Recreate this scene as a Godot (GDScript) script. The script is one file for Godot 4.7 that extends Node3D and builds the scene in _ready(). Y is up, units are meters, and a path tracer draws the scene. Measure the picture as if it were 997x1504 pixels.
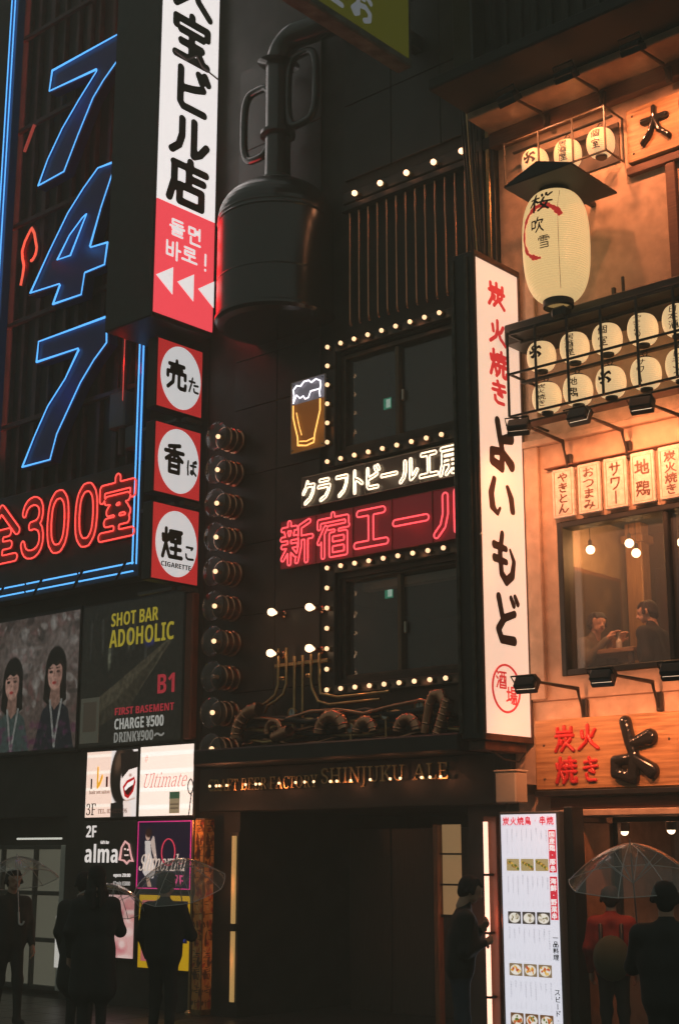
extends Node3D
# A night street corner: karaoke sign wall, beer hall front, lantern-lit grill restaurant.
# x runs along the shop fronts, y is up, +z points out into the street. The fronts stand at z = 0.

const STROKES := {
	"大": "10,35 90,35/50,5 48,40 35,70 8,95/50,38 65,70 94,95",
	"宝": "50,2 50,14/10,32 10,16 90,16 90,32/22,38 78,38/24,62 76,62/10,92 90,92/50,38 50,92/66,72 76,84",
	"ビ": "25,8 25,80 32,88 85,88/25,50 60,42 82,34/70,5 78,20/86,2 94,16",
	"ル": "32,12 32,50 25,75 8,92/62,8 62,88 78,78 94,55",
	"店": "55,2 55,14/14,16 94,16/16,16 16,55 5,94/52,24 52,58/54,38 88,38/30,60 84,60 84,94 30,94 30,60",
	"売": "50,2 50,30/15,16 85,16/25,30 75,30/8,58 8,42 92,42 92,58/36,50 34,75 10,95/62,50 62,88 70,92 92,92 94,78",
	"た": "10,28 60,28/38,5 28,45 10,92/55,48 90,46/52,70 55,84 65,90 92,90",
	"香": "75,4 25,12/8,28 92,28/50,8 50,50/50,30 12,55/50,30 88,55/28,56 72,56 72,95 28,95 28,56/28,75 72,75",
	"ば": "18,10 14,50 18,92/40,34 88,34/64,14 66,70 56,86 42,80 46,66 62,66 90,88/76,6 80,16/88,2 93,12",
	"煙": "22,4 22,48 8,94/22,50 36,85/8,25 10,42/38,20 30,40/42,10 94,10/56,10 56,40/76,10 76,40/46,24 88,24 88,42 46,42 46,24/68,42 68,92/46,66 90,66/40,92 96,92",
	"こ": "22,20 78,20 66,32/18,62 22,82 36,90 84,88",
	"全": "50,4 5,48/50,4 95,48/28,48 72,48/24,70 76,70/8,94 92,94/50,48 50,94",
	"3": "16,22 20,14 28,8 38,5 50,4 62,6 72,11 78,19 79,28 76,37 69,43 60,46 42,47/60,47 71,50 79,57 83,66 83,76 79,85 71,91 60,95 48,96 36,95 26,91 19,85 15,77",
	"0": "50,4 60,5 67,10 73,16 77,25 79,36 80,50 79,64 77,75 73,84 67,90 60,95 50,96 40,95 33,90 27,84 23,75 21,64 20,50 21,36 23,25 27,16 33,10 40,5 50,4",
	"室": "50,2 50,14/8,32 8,16 92,16 92,32/22,36 78,36/48,36 28,55 74,53/64,44 80,60/22,72 78,72/8,94 92,94/50,60 50,94",
	"ク": "40,5 32,28 12,52/38,22 84,22 76,55 56,80 25,96",
	"ラ": "22,12 78,12/12,38 86,38 76,65 58,84 28,95",
	"フ": "12,15 86,15 80,48 62,76 30,94",
	"ト": "35,5 35,95/37,36 62,46 84,60",
	"ー": "8,50 92,50",
	"｜": "50,6 50,94",
	"工": "14,12 86,12/50,12 50,86/6,86 94,86",
	"房": "12,8 90,8/18,24 82,24 82,42 18,42/18,24 18,60 6,95/52,44 52,56/30,58 94,58/56,58 50,80 34,95/54,74 84,74 80,94 64,92",
	"新": "27,2 27,14/6,16 48,16/16,20 20,34/38,20 34,34/4,38 50,38/6,56 48,56/27,38 27,96/26,58 6,84/28,60 46,78/88,6 60,16/60,16 60,60 50,94/60,42 96,42/80,42 80,96",
	"宿": "50,2 50,12/8,28 8,14 92,14 92,28/28,30 8,62/20,48 20,95/38,32 94,32/64,32 58,48/44,48 88,48 88,94 44,94 44,48/44,70 88,70",
	"エ": "16,14 84,14/50,14 50,84/8,84 92,84",
	"炭": "50,2 50,24/16,8 16,24 84,24 84,8/8,38 92,38/28,38 24,65 6,95/38,56 34,70/80,52 68,64/58,48 56,68 34,94/58,66 92,95",
	"火": "22,28 26,52/82,24 68,48/50,6 50,40 40,70 8,95/52,45 66,74 94,95",
	"焼": "24,4 24,46 6,94/24,50 38,82/8,26 12,42/40,22 32,38/44,18 94,18/68,4 68,30/56,30 50,44/82,24 82,44/42,36 96,36/40,56 96,56/58,56 54,78 38,95/76,56 76,90 84,94 96,92 96,80",
	"き": "18,22 80,16/14,44 84,38/42,4 66,62/66,62 44,56/26,68 28,84 42,93 74,92",
	"よ": "38,2,1.3 46,34,1.25 54,58,1.1 50,92,1.3 14,84,1.2 14,64,1.1 54,60,1 88,82,1.6/48,38,1 88,28,1.6",
	"い": "26,6,.9 14,44,1.2 18,78,1.3 34,92,.7 44,76,.5/72,18,.8 84,44,1.2 88,76,1.1",
	"も": "46,2,1 36,40,1.1 40,80,1.1 58,94,1.2 82,80,1.2 90,52,.9 76,30,.5/14,26,1.1 60,30,.8/14,52,1.1 60,56,.8",
	"ど": "22,6,1.2 34,44,1.1/82,36,1 42,48,1.1 18,72,1.2 30,92,1.2 78,92,1.3/70,4,.8 80,18,.9/86,0,.8 96,13,.9",
	"酒": "10,8 22,20/4,36 16,46/6,92 24,58/32,12 96,12/54,12 54,34/76,12 76,34/36,34 92,34 92,94 36,94 36,34/54,34 54,48 42,58/76,34 76,54 90,56/36,66 92,66/36,80 92,80",
	"場": "6,32 36,32/20,8 20,74/2,80 38,68/48,6 86,6 86,38 48,38 48,6/48,22 86,22/40,50 96,50/54,50 38,76/50,62 92,62 86,94 74,92/66,62 48,90/80,62 62,94",
	"桜": "4,28 40,28/22,4 22,96/22,32 4,64/22,36 38,52/50,8 54,20/68,4 70,18/90,6 78,22/42,52 96,52/62,30 52,62 84,92/80,52 70,76 42,95",
	"吹": "8,22 8,72/8,22 36,22 36,66 8,66/58,4 44,38/52,24 94,24 84,42/68,40 62,70 40,95/68,52 80,80 96,95",
	"雪": "18,6 82,6/8,32 8,18 92,18 92,32/50,6 50,46/22,28 40,28/22,40 40,40/60,28 78,28/60,40 78,40/20,56 82,56 82,92 18,92/22,74 82,74",
	"居": "14,8 86,8 86,30 16,30/14,8 14,60 4,95/24,48 96,48/58,32 58,66/32,66 86,66 86,94 32,94 32,66",
	"屋": "14,6 88,6 88,24 14,24/14,6 14,60 4,95/24,36 92,36/54,36 36,54 82,52/72,44 86,56/28,72 90,72/20,94 96,94/58,58 58,94",
	"個": "24,4 4,48/16,32 16,96/36,12 94,12 94,94 36,94 36,12/46,36 84,36/64,22 64,58/50,58 80,58 80,80 50,80 50,58",
	"日": "20,8 80,8 80,92 20,92 20,8/20,50 80,50",
	"本": "8,28 92,28/50,4 50,96/48,30 30,58 6,78/52,30 70,58 94,78/30,74 70,74",
	"や": "10,48 60,28 84,30 88,46 76,58 56,58/54,8 62,22/30,18 60,94",
	"と": "30,8 40,44/82,28 40,48 20,70 30,88 82,90",
	"り": "26,12 24,50 32,58/70,8 76,45 66,75 40,96",
	"地": "4,32 36,32/20,8 20,72/2,78 38,66/46,22 46,82 54,92 92,92 95,76/38,50 90,36 88,66 78,66/68,6 68,76",
	"鶏": "6,8 44,4/12,16 14,26/26,14 28,24/42,12 36,26/6,34 44,34/24,30 6,58/4,58 48,58/26,58 6,92/28,60 46,88/62,4 58,12/54,12 88,12 88,44 54,44 54,12/54,44 54,64 94,64/54,28 88,28/94,64 90,94 80,92/58,74 54,86/68,74 68,84/80,74 82,82",
	"鳥": "46,2 40,10/24,12 76,12 76,46 24,46 24,12/24,28 76,28/24,46 24,64 90,64 86,94 74,92/24,56 88,56/24,74 14,92/40,74 42,86/56,74 60,84/70,72 76,80",
	"サ": "6,32 94,32/30,8 30,56/70,6 70,50 60,76 36,95",
	"ワ": "16,14 16,46/16,14 86,14 80,50 62,78 32,95",
	"レ": "26,8 26,90 58,76 90,46",
	"モ": "18,14 82,14/8,46 92,46/46,14 46,82 56,90 88,90",
	"ン": "12,14 34,28/10,88 50,74 90,26",
	"お": "8,28 60,28/34,4 34,80 20,88 10,76 30,56 66,50 86,62 84,82 62,92/70,14 90,28",
	"つ": "6,34 50,20 84,30 90,54 72,78 34,88",
	"ま": "16,20 84,20/18,42 82,42/50,4 50,76 36,92 18,84 26,70 50,72 84,90",
	"み": "18,14 54,14 36,60 18,82 6,70 24,56 60,62 96,76/80,38 74,70 54,95",
	"ん": "46,4 10,92 34,52 48,56 52,84 66,92 94,58",
	"串": "24,12 76,12 76,34 24,34 24,12/14,46 86,46 86,72 14,72 14,46/50,2 50,97",
	"国": "10,8 90,8 90,94 10,94 10,8/26,24 74,24/30,46 70,46/24,72 76,72/50,24 50,72/62,54 68,64",
	"産": "50,2 50,12/12,14 88,14/32,18 36,28/68,18 62,28/14,32 92,32/18,32 16,65 4,95/34,36 26,54/32,48 86,48/34,68 82,68/20,92 94,92/58,36 58,92",
	"豚": "12,8 36,8 36,92/12,8 12,60 4,94/12,34 36,34/12,58 36,58/46,8 94,8/66,10 46,34/60,22 74,50 72,90 60,90/68,38 44,58/72,56 44,80/92,24 74,42/76,44 96,72",
	"海": "10,8 22,20/4,36 16,46/6,92 24,60/44,4 32,30/42,16 94,16/46,32 86,32 80,94 66,92/46,32 40,76/30,54 96,54/36,76 94,76/62,34 60,74",
	"鮮": "26,2 6,30/22,14 40,14 32,28/8,30 46,30 46,64 8,64 8,30/8,47 46,47/27,30 27,64/8,74 4,90/20,74 22,88/34,74 36,86/46,72 50,84/62,6 66,20/88,4 80,20/56,26 96,26/58,46 94,46/52,66 98,66/76,26 76,96",
	"野": "8,8 46,8 46,46 8,46 8,8/8,27 46,27/27,8 27,90/6,66 48,66/2,92 52,84/56,8 92,8 72,28/60,22 80,36/52,46 96,46 88,60/76,46 76,90 64,92",
	"菜": "6,14 94,14/32,4 32,24/68,4 68,24/84,28 18,34/22,40 28,52/48,38 52,50/80,36 68,52/6,62 94,62/50,54 50,97/46,64 8,92/54,64 94,92",
	"一": "6,50 94,50",
	"品": "28,6 72,6 72,42 28,42 28,6/8,54 44,54 44,94 8,94 8,54/56,54 92,54 92,94 56,94 56,54",
	"料": "26,4 26,96/8,14 14,34/44,12 38,34/4,42 48,42/26,46 4,76/28,48 46,68/58,16 70,26/56,40 68,50/50,72 97,62/82,4 82,97",
	"理": "4,14 38,14/6,44 36,44/21,14 21,76/2,84 40,72/46,8 92,8 92,50 46,50 46,8/46,29 92,29/69,8 69,92/46,70 92,70/38,93 97,93",
	"ス": "16,12 80,12 66,46 8,92/58,56 90,90",
	"ピ": "25,8 25,80 32,88 85,88/25,50 60,42 82,34/84,4 92,10 86,18 78,12 84,4",
	"ド": "30,5 30,95/32,36 56,46 76,60/66,8 74,22/84,4 92,18",
	"揚": "4,26 36,26/22,4 22,88 10,90/4,64 38,52/48,6 86,6 86,38 48,38 48,6/48,22 86,22/40,50 96,50/54,50 40,74/50,62 92,62 86,94 74,92/66,62 50,90/80,62 64,94",
	"돌": "20,6 82,6/20,6 20,26 84,26/50,26 50,40/6,42 94,42/20,54 80,54 80,68 22,68 22,84 84,84",
	"면": "12,10 50,10 50,44 12,44 12,10/52,20 80,20/52,34 80,34/80,4 80,62/24,60 24,92 84,92",
	"바": "10,12 10,80/46,12 46,80/10,44 46,44/10,80 46,80/72,4 72,96/74,44 94,44",
	"로": "18,8 80,8 80,26 20,26 20,44 84,44/50,46 50,72/4,74 96,74",
	"!": "50,5 50,62/50,86 50,89",
	"・": "48,50 52,50",
	"〜": "6,56 22,44 40,46 60,58 78,58 94,46",
	"crest": "50,46,.5 34,36,1.3 26,16,1.5 40,4,.9/54,50,.5 60,30,1.3 80,18,1.5 93,32,.9/52,54,.5 70,60,1.3 88,76,1.5 76,92,.9/48,55,.5 46,72,1.3 32,92,1.5 16,86,.9/45,50,.5 28,56,1.3 8,58,1.4 4,40,.9",
}

var org := Vector3.ZERO          # where the thing now being built stands
var glyphs := {}
var mats := {}
var rng := RandomNumberGenerator.new()
var sans: SystemFont
var serif: SystemFont
var tex := {}


# ---------------------------------------------------------------- mesh helper
class Shape:
	var st := SurfaceTool.new()
	var o := Vector3.ZERO
	var smooth := true

	func _init(origin := Vector3.ZERO):
		o = origin
		st.begin(Mesh.PRIMITIVE_TRIANGLES)

	func tri(a: Vector3, b: Vector3, c: Vector3, na: Vector3, nb: Vector3, nc: Vector3) -> void:
		if (b - a).cross(c - a).dot(na + nb + nc) > 0.0:
			var t := b
			b = c
			c = t
			t = nb
			nb = nc
			nc = t
		st.set_normal(na)
		st.add_vertex(a - o)
		st.set_normal(nb)
		st.add_vertex(b - o)
		st.set_normal(nc)
		st.add_vertex(c - o)

	func quad(a: Vector3, b: Vector3, c: Vector3, d: Vector3, n: Vector3) -> void:
		tri(a, b, c, n, n, n)
		tri(a, c, d, n, n, n)

	func quad_out(a: Vector3, b: Vector3, c: Vector3, d: Vector3) -> Shape:
		var n := (b - a).cross(c - a).normalized()
		quad(a, b, c, d, n if n.y >= 0.0 else -n)
		return self

	func face(a: Vector3, b: Vector3, c: Vector3, d: Vector3, inside: Vector3) -> void:
		var n := (b - a).cross(c - a).normalized()
		if n.length() < 0.5:
			n = (c - a).cross(d - a).normalized()
		if n.dot((a + b + c + d) / 4.0 - inside) < 0.0:
			n = -n
		quad(a, b, c, d, n)

	# a box between two corners, its edges chamfered by ch, turned by basis about its middle
	func box(lo: Vector3, hi: Vector3, ch := 0.0, turn := Basis.IDENTITY) -> Shape:
		var c := (lo + hi) / 2.0
		var h := (hi - lo).abs() / 2.0
		ch = minf(ch, 0.45 * minf(h.x, minf(h.y, h.z)))
		var p := func(s: Vector3, ax: int) -> Vector3:
			var v := s * (h - Vector3.ONE * ch)
			v[ax] = s[ax] * h[ax]
			return c + turn * v
		for ax in 3:
			var u := (ax + 1) % 3
			var w := (ax + 2) % 3
			for s in [-1.0, 1.0]:
				var q := []
				for k in [[-1, -1], [1, -1], [1, 1], [-1, 1]]:
					var v := Vector3.ZERO
					v[ax] = s
					v[u] = k[0]
					v[w] = k[1]
					q.append(p.call(v, ax))
				var n := Vector3.ZERO
				n[ax] = s
				quad(q[0], q[1], q[2], q[3], turn * n)
			if ch > 0.0:
				for su in [-1.0, 1.0]:
					for sw in [-1.0, 1.0]:
						var v0 := Vector3.ZERO
						v0[ax] = -1
						v0[u] = su
						v0[w] = sw
						var v1 := v0
						v1[ax] = 1
						var n := Vector3.ZERO
						n[u] = su
						n[w] = sw
						quad(p.call(v0, u), p.call(v1, u), p.call(v1, w), p.call(v0, w), (turn * n).normalized())
		if ch > 0.0:
			for sx in [-1.0, 1.0]:
				for sy in [-1.0, 1.0]:
					for sz in [-1.0, 1.0]:
						var v := Vector3(sx, sy, sz)
						var n := (turn * v).normalized()
						tri(p.call(v, 0), p.call(v, 1), p.call(v, 2), n, n, n)
		return self

	func tube(pts: Array, r: float, sides := 8, closed := false) -> Shape:
		var n := pts.size()
		var rings := []
		var nor := []
		var prev := Vector3.ZERO
		for i in n:
			var a: Vector3 = pts[(i - 1 + n) % n] if closed or i > 0 else pts[i]
			var b: Vector3 = pts[(i + 1) % n] if closed or i < n - 1 else pts[i]
			var t := (b - a).normalized()
			var u := prev
			if i == 0:
				u = t.cross(Vector3.UP if absf(t.y) < 0.9 else Vector3.RIGHT)
			u = (u - t * u.dot(t)).normalized()
			prev = u
			var w := t.cross(u)
			var here: Vector3 = pts[i]
			var swell := 1.0
			if (closed or (i > 0 and i < n - 1)):
				var t1 := (here - a).normalized()
				swell = 1.0 / maxf(0.6, t1.dot(t))
			var ring := []
			var rn := []
			for k in sides:
				var g := TAU * k / sides
				var d := u * cos(g) + w * sin(g)
				ring.append(here + d * r * swell)
				rn.append(d)
			rings.append(ring)
			nor.append(rn)
		for i in (n if closed else n - 1):
			var j := (i + 1) % n
			for k in sides:
				var l := (k + 1) % sides
				tri(rings[i][k], rings[i][l], rings[j][l], nor[i][k], nor[i][l], nor[j][l])
				tri(rings[i][k], rings[j][l], rings[j][k], nor[i][k], nor[j][l], nor[j][k])
		if not closed:
			for e in [0, n - 1]:
				var t: Vector3 = ((pts[1] - pts[0]) if e == 0 else (pts[n - 1] - pts[n - 2])).normalized() * (-1.0 if e == 0 else 1.0)
				for k in sides:
					tri(pts[e], rings[e][k], rings[e][(k + 1) % sides], t, t, t)
		return self

	# profile: radius and height along the axis
	func lathe(profile: Array, base: Vector3, axis := Vector3.UP, n := 24) -> Shape:
		var y := axis.normalized()
		var u := y.cross(Vector3.RIGHT if absf(y.x) < 0.9 else Vector3.UP).normalized()
		var w := y.cross(u)
		for i in profile.size() - 1:
			var a: Vector2 = profile[i]
			var b: Vector2 = profile[i + 1]
			var e := (b - a).normalized()
			var m := Vector2(e.y, -e.x)
			for k in n:
				var p := []
				var q := []
				for g in [TAU * k / n, TAU * (k + 1) / n]:
					var d := u * cos(g) + w * sin(g)
					p.append(base + d * a.x + y * a.y)
					p.append(base + d * b.x + y * b.y)
					q.append((d * m.x + y * m.y).normalized())
				if a.x > 1e-5:
					tri(p[0], p[1], p[2], q[0], q[0], q[1])
				if b.x > 1e-5:
					tri(p[1], p[2], p[3], q[0], q[1], q[1])
		return self

	func ball(c: Vector3, r: float, n := 12) -> Shape:
		var prof := []
		for i in n / 2 + 1:
			var g := PI * i / (n / 2) - PI / 2
			prof.append(Vector2(r * cos(g) if i > 0 and i < n / 2 else 0.0, r * sin(g)))
		for i in prof.size() - 1:
			for k in n:
				var p := []
				for g in [TAU * k / n, TAU * (k + 1) / n]:
					for v in [prof[i], prof[i + 1]]:
						p.append(Vector3(v.x * cos(g), v.y, v.x * sin(g)))
				if prof[i].x > 0.0:
					tri(c + p[0], c + p[1], c + p[2], p[0].normalized(), p[1].normalized(), p[2].normalized())
				if prof[i + 1].x > 0.0:
					tri(c + p[1], c + p[2], c + p[3], p[1].normalized(), p[2].normalized(), p[3].normalized())
		return self

	# a flat outline in the plane of ux, uy, extruded by depth along the plane's normal
	func prism(poly: PackedVector2Array, at: Vector3, ux: Vector3, uy: Vector3, depth: float) -> Shape:
		var n := ux.cross(uy).normalized()
		var idx := Geometry2D.triangulate_polygon(poly)
		var top := []
		for v in poly:
			top.append(at + ux * v.x + uy * v.y + n * depth)
		for i in range(0, idx.size(), 3):
			var a: Vector3 = top[idx[i]]
			var b: Vector3 = top[idx[i + 1]]
			var c: Vector3 = top[idx[i + 2]]
			tri(a, b, c, n, n, n)
			tri(a - n * depth, b - n * depth, c - n * depth, -n, -n, -n)
		var turn := 1.0 if Geometry2D.is_polygon_clockwise(poly) else -1.0
		for i in poly.size():
			var j := (i + 1) % poly.size()
			var e: Vector3 = (top[j] - top[i])
			quad(top[i], top[j], top[j] - n * depth, top[i] - n * depth, n.cross(e).normalized() * turn)
		return self

	func glyph(g: Dictionary, at: Vector3, ux: Vector3, uy: Vector3, depth := 0.004) -> Shape:
		var n := ux.cross(uy).normalized()
		var f: PackedVector2Array = g.fill
		for i in range(0, f.size(), 3):
			tri(at + ux * f[i].x + uy * f[i].y + n * depth, at + ux * f[i + 1].x + uy * f[i + 1].y + n * depth, at + ux * f[i + 2].x + uy * f[i + 2].y + n * depth, n, n, n)
		var s: PackedVector2Array = g.rim
		for i in range(0, s.size(), 2):
			var a := at + ux * s[i].x + uy * s[i].y
			var b := at + ux * s[i + 1].x + uy * s[i + 1].y
			var w := (b - a).cross(n).normalized()
			if w.length() > 0.5:
				quad(a, b, b + n * depth, a + n * depth, w)
		return self

	# a character cut in the round: its face swells towards the middle of each stroke
	func relief(g: Dictionary, at: Vector3, ux: Vector3, uy: Vector3, depth: float, reach: float) -> Shape:
		var n := ux.cross(uy).normalized()
		var f: PackedVector2Array = g.fill
		var dd: PackedFloat32Array = g.deep
		var put := func(i: int) -> Vector3:
			var q := clampf(1.0 + dd[i] / reach, 0.0, 1.0)
			return at + ux * f[i].x + uy * f[i].y + n * depth * (0.35 + 0.65 * sqrt(1.0 - q * q))
		for i in range(0, f.size(), 3):
			var a: Vector3 = put.call(i)
			var b: Vector3 = put.call(i + 1)
			var c: Vector3 = put.call(i + 2)
			var w := (b - a).cross(c - a).normalized()
			if w.dot(n) < 0.0:
				w = -w
			tri(a, b, c, w, w, w)
		var s: PackedVector2Array = g.rim
		for i in range(0, s.size(), 2):
			var a := at + ux * s[i].x + uy * s[i].y
			var b := at + ux * s[i + 1].x + uy * s[i + 1].y
			var w := (b - a).cross(n).normalized()
			if w.length() > 0.5:
				quad(a, b, b + n * depth * 0.35, a + n * depth * 0.35, w)
		return self

	# the same on a bent surface: put(Vector2) gives a point just above it
	func glyph_on(g: Dictionary, put: Callable) -> Shape:
		var f: PackedVector2Array = g.fill
		for i in range(0, f.size(), 3):
			var a: Vector3 = put.call(f[i])
			var b: Vector3 = put.call(f[i + 1])
			var c: Vector3 = put.call(f[i + 2])
			var n := (b - a).cross(c - a).normalized()
			if n.dot(a) < 0.0:
				n = -n
			tri(a, b, c, n, n, n)
		return self

	# glass tube along the outline of a character
	func neon(g: Dictionary, at: Vector3, ux: Vector3, uy: Vector3, lift: float, r: float) -> Shape:
		var n := ux.cross(uy).normalized()
		var s: PackedVector2Array = g.rim
		for i in range(0, s.size(), 2):
			var a := at + ux * s[i].x + uy * s[i].y + n * lift
			var b := at + ux * s[i + 1].x + uy * s[i + 1].y + n * lift
			var t := b - a
			if t.length() < 1e-5:
				continue
			t = t.normalized()
			var w := n.cross(t)
			a -= t * r * 0.3
			b += t * r * 0.3
			for k in 5:
				var g0 := TAU * k / 5.0
				var g1 := TAU * (k + 1) / 5.0
				var d0 := n * cos(g0) + w * sin(g0)
				var d1 := n * cos(g1) + w * sin(g1)
				tri(a + d0 * r, a + d1 * r, b + d1 * r, d0, d1, d1)
				tri(a + d0 * r, b + d1 * r, b + d0 * r, d0, d1, d0)
		return self

	func done() -> ArrayMesh:
		return st.commit()


func shape() -> Shape:
	return Shape.new(org)


# ---------------------------------------------------------------- nodes
var used := {}

func numbered(called: String) -> String:
	var n: int = used.get(called, 0)
	used[called] = n + 1
	return called if n == 0 else "%s_%03d" % [called, n]


func thing(called: String, label: String, category: String, at: Vector3, group := "") -> Node3D:
	var t := Node3D.new()
	t.name = numbered(called)
	t.position = at
	t.set_meta("label", label)
	t.set_meta("category", category)
	if group:
		t.set_meta("group", group)
	add_child(t)
	org = at
	return t


func part(parent: Node, called: String, s, m: Material, at := Vector3.ZERO) -> MeshInstance3D:
	var o := MeshInstance3D.new()
	o.name = called
	o.mesh = s if s is Mesh else s.done()
	o.material_override = m
	o.position = at
	parent.add_child(o, true)
	return o


func structure(called: String, s, m: Material) -> MeshInstance3D:
	var o := part(self, numbered(called), s, m, org)
	o.set_meta("kind", "structure")
	return o


func lamp_at(at: Vector3, color: Color, energy: float, size := 0.05, parent: Node = self) -> void:
	var l := OmniLight3D.new()
	l.name = "lamp_light"
	l.light_color = color
	l.light_energy = energy
	l.light_size = size
	l.omni_range = 30.0
	l.shadow_enabled = true
	parent.add_child(l, true)
	l.global_position = at


func flood(at: Vector3, to: Vector3, color: Color, energy: float, angle := 65.0, size := 0.06) -> void:
	var l := SpotLight3D.new()
	l.name = "flood_light"
	l.light_color = color
	l.light_energy = energy
	l.light_size = size
	l.spot_angle = angle
	l.spot_angle_attenuation = 1.0
	l.spot_range = 30.0
	l.shadow_enabled = true
	add_child(l, true)
	l.look_at_from_position(at, to, Vector3.UP if absf((to - at).normalized().y) < 0.95 else Vector3.RIGHT)


func panel_light(at: Vector3, facing: Vector3, size: Vector2, color: Color, energy: float) -> void:
	var l := AreaLight3D.new()
	l.name = "panel_light"
	l.light_color = color
	l.light_energy = energy
	l.area_size = size
	l.shadow_enabled = true
	add_child(l, true)
	l.look_at_from_position(at, at + facing, Vector3.UP)


# ---------------------------------------------------------------- materials (colours are linear)
func mat(r: float, g: float, b: float, rough := 0.7, metal := 0.0) -> StandardMaterial3D:
	var key := "%.3f %.3f %.3f %.2f %.2f" % [r, g, b, rough, metal]
	if not mats.has(key):
		var m := StandardMaterial3D.new()
		m.albedo_color = Color(r, g, b).linear_to_srgb()
		m.roughness = rough
		m.metallic = metal
		mats[key] = m
	return mats[key]


func glow(r: float, g: float, b: float, energy := 1.0) -> StandardMaterial3D:
	var key := "glow %.3f %.3f %.3f %.2f" % [r, g, b, energy]
	if not mats.has(key):
		var m := StandardMaterial3D.new()
		m.albedo_color = Color(minf(r, 0.8), minf(g, 0.8), minf(b, 0.8)).linear_to_srgb()
		m.roughness = 0.35
		m.emission_enabled = true
		m.emission = Color(r, g, b).linear_to_srgb()
		m.emission_energy_multiplier = energy
		mats[key] = m
	return mats[key]


func noise_texture(id: int, freq: float, lo: Color, hi: Color, octaves := 5, stretch := Vector2.ONE) -> ImageTexture:
	var n := FastNoiseLite.new()
	n.seed = id
	n.frequency = freq
	n.fractal_octaves = octaves
	var side := 256
	var im := Image.create(side, side, false, Image.FORMAT_RGB8)
	for y in side:
		for x in side:
			# blended with itself across the border, so that it repeats without a seam
			var fx := float(x) / side
			var a := n.get_noise_2d(x * stretch.x, y * stretch.y)
			var b := n.get_noise_2d((x - side) * stretch.x, y * stretch.y)
			var c := n.get_noise_2d(x * stretch.x, (y - side) * stretch.y)
			var d := n.get_noise_2d((x - side) * stretch.x, (y - side) * stretch.y)
			var fy := float(y) / side
			var v := lerpf(lerpf(a, b, fx), lerpf(c, d, fx), fy)
			im.set_pixel(x, y, lo.lerp(hi, clampf(v * 0.9 + 0.5, 0.0, 1.0)))
	im.generate_mipmaps()
	return ImageTexture.create_from_image(im)


func rough_mat(called: String, r: float, g: float, b: float, rough: float, t: String, scale: float, bump := 0.0, metal := 0.0) -> StandardMaterial3D:
	var m := StandardMaterial3D.new()
	m.resource_name = called
	m.albedo_color = Color(r, g, b).linear_to_srgb()
	m.albedo_texture = tex[t]
	m.uv1_triplanar = true
	m.uv1_world_triplanar = true
	m.uv1_scale = Vector3.ONE * scale
	m.roughness = rough
	m.metallic = metal
	if bump > 0.0:
		m.heightmap_enabled = true
		m.heightmap_texture = tex[t]
		m.heightmap_scale = bump
	return m


func pane_mat(r: float, g: float, b: float, alpha: float, rough := 0.02) -> StandardMaterial3D:
	var m := StandardMaterial3D.new()
	m.albedo_color = Color(Color(r, g, b).linear_to_srgb(), alpha)
	m.transparency = BaseMaterial3D.TRANSPARENCY_ALPHA
	m.roughness = rough
	return m


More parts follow.
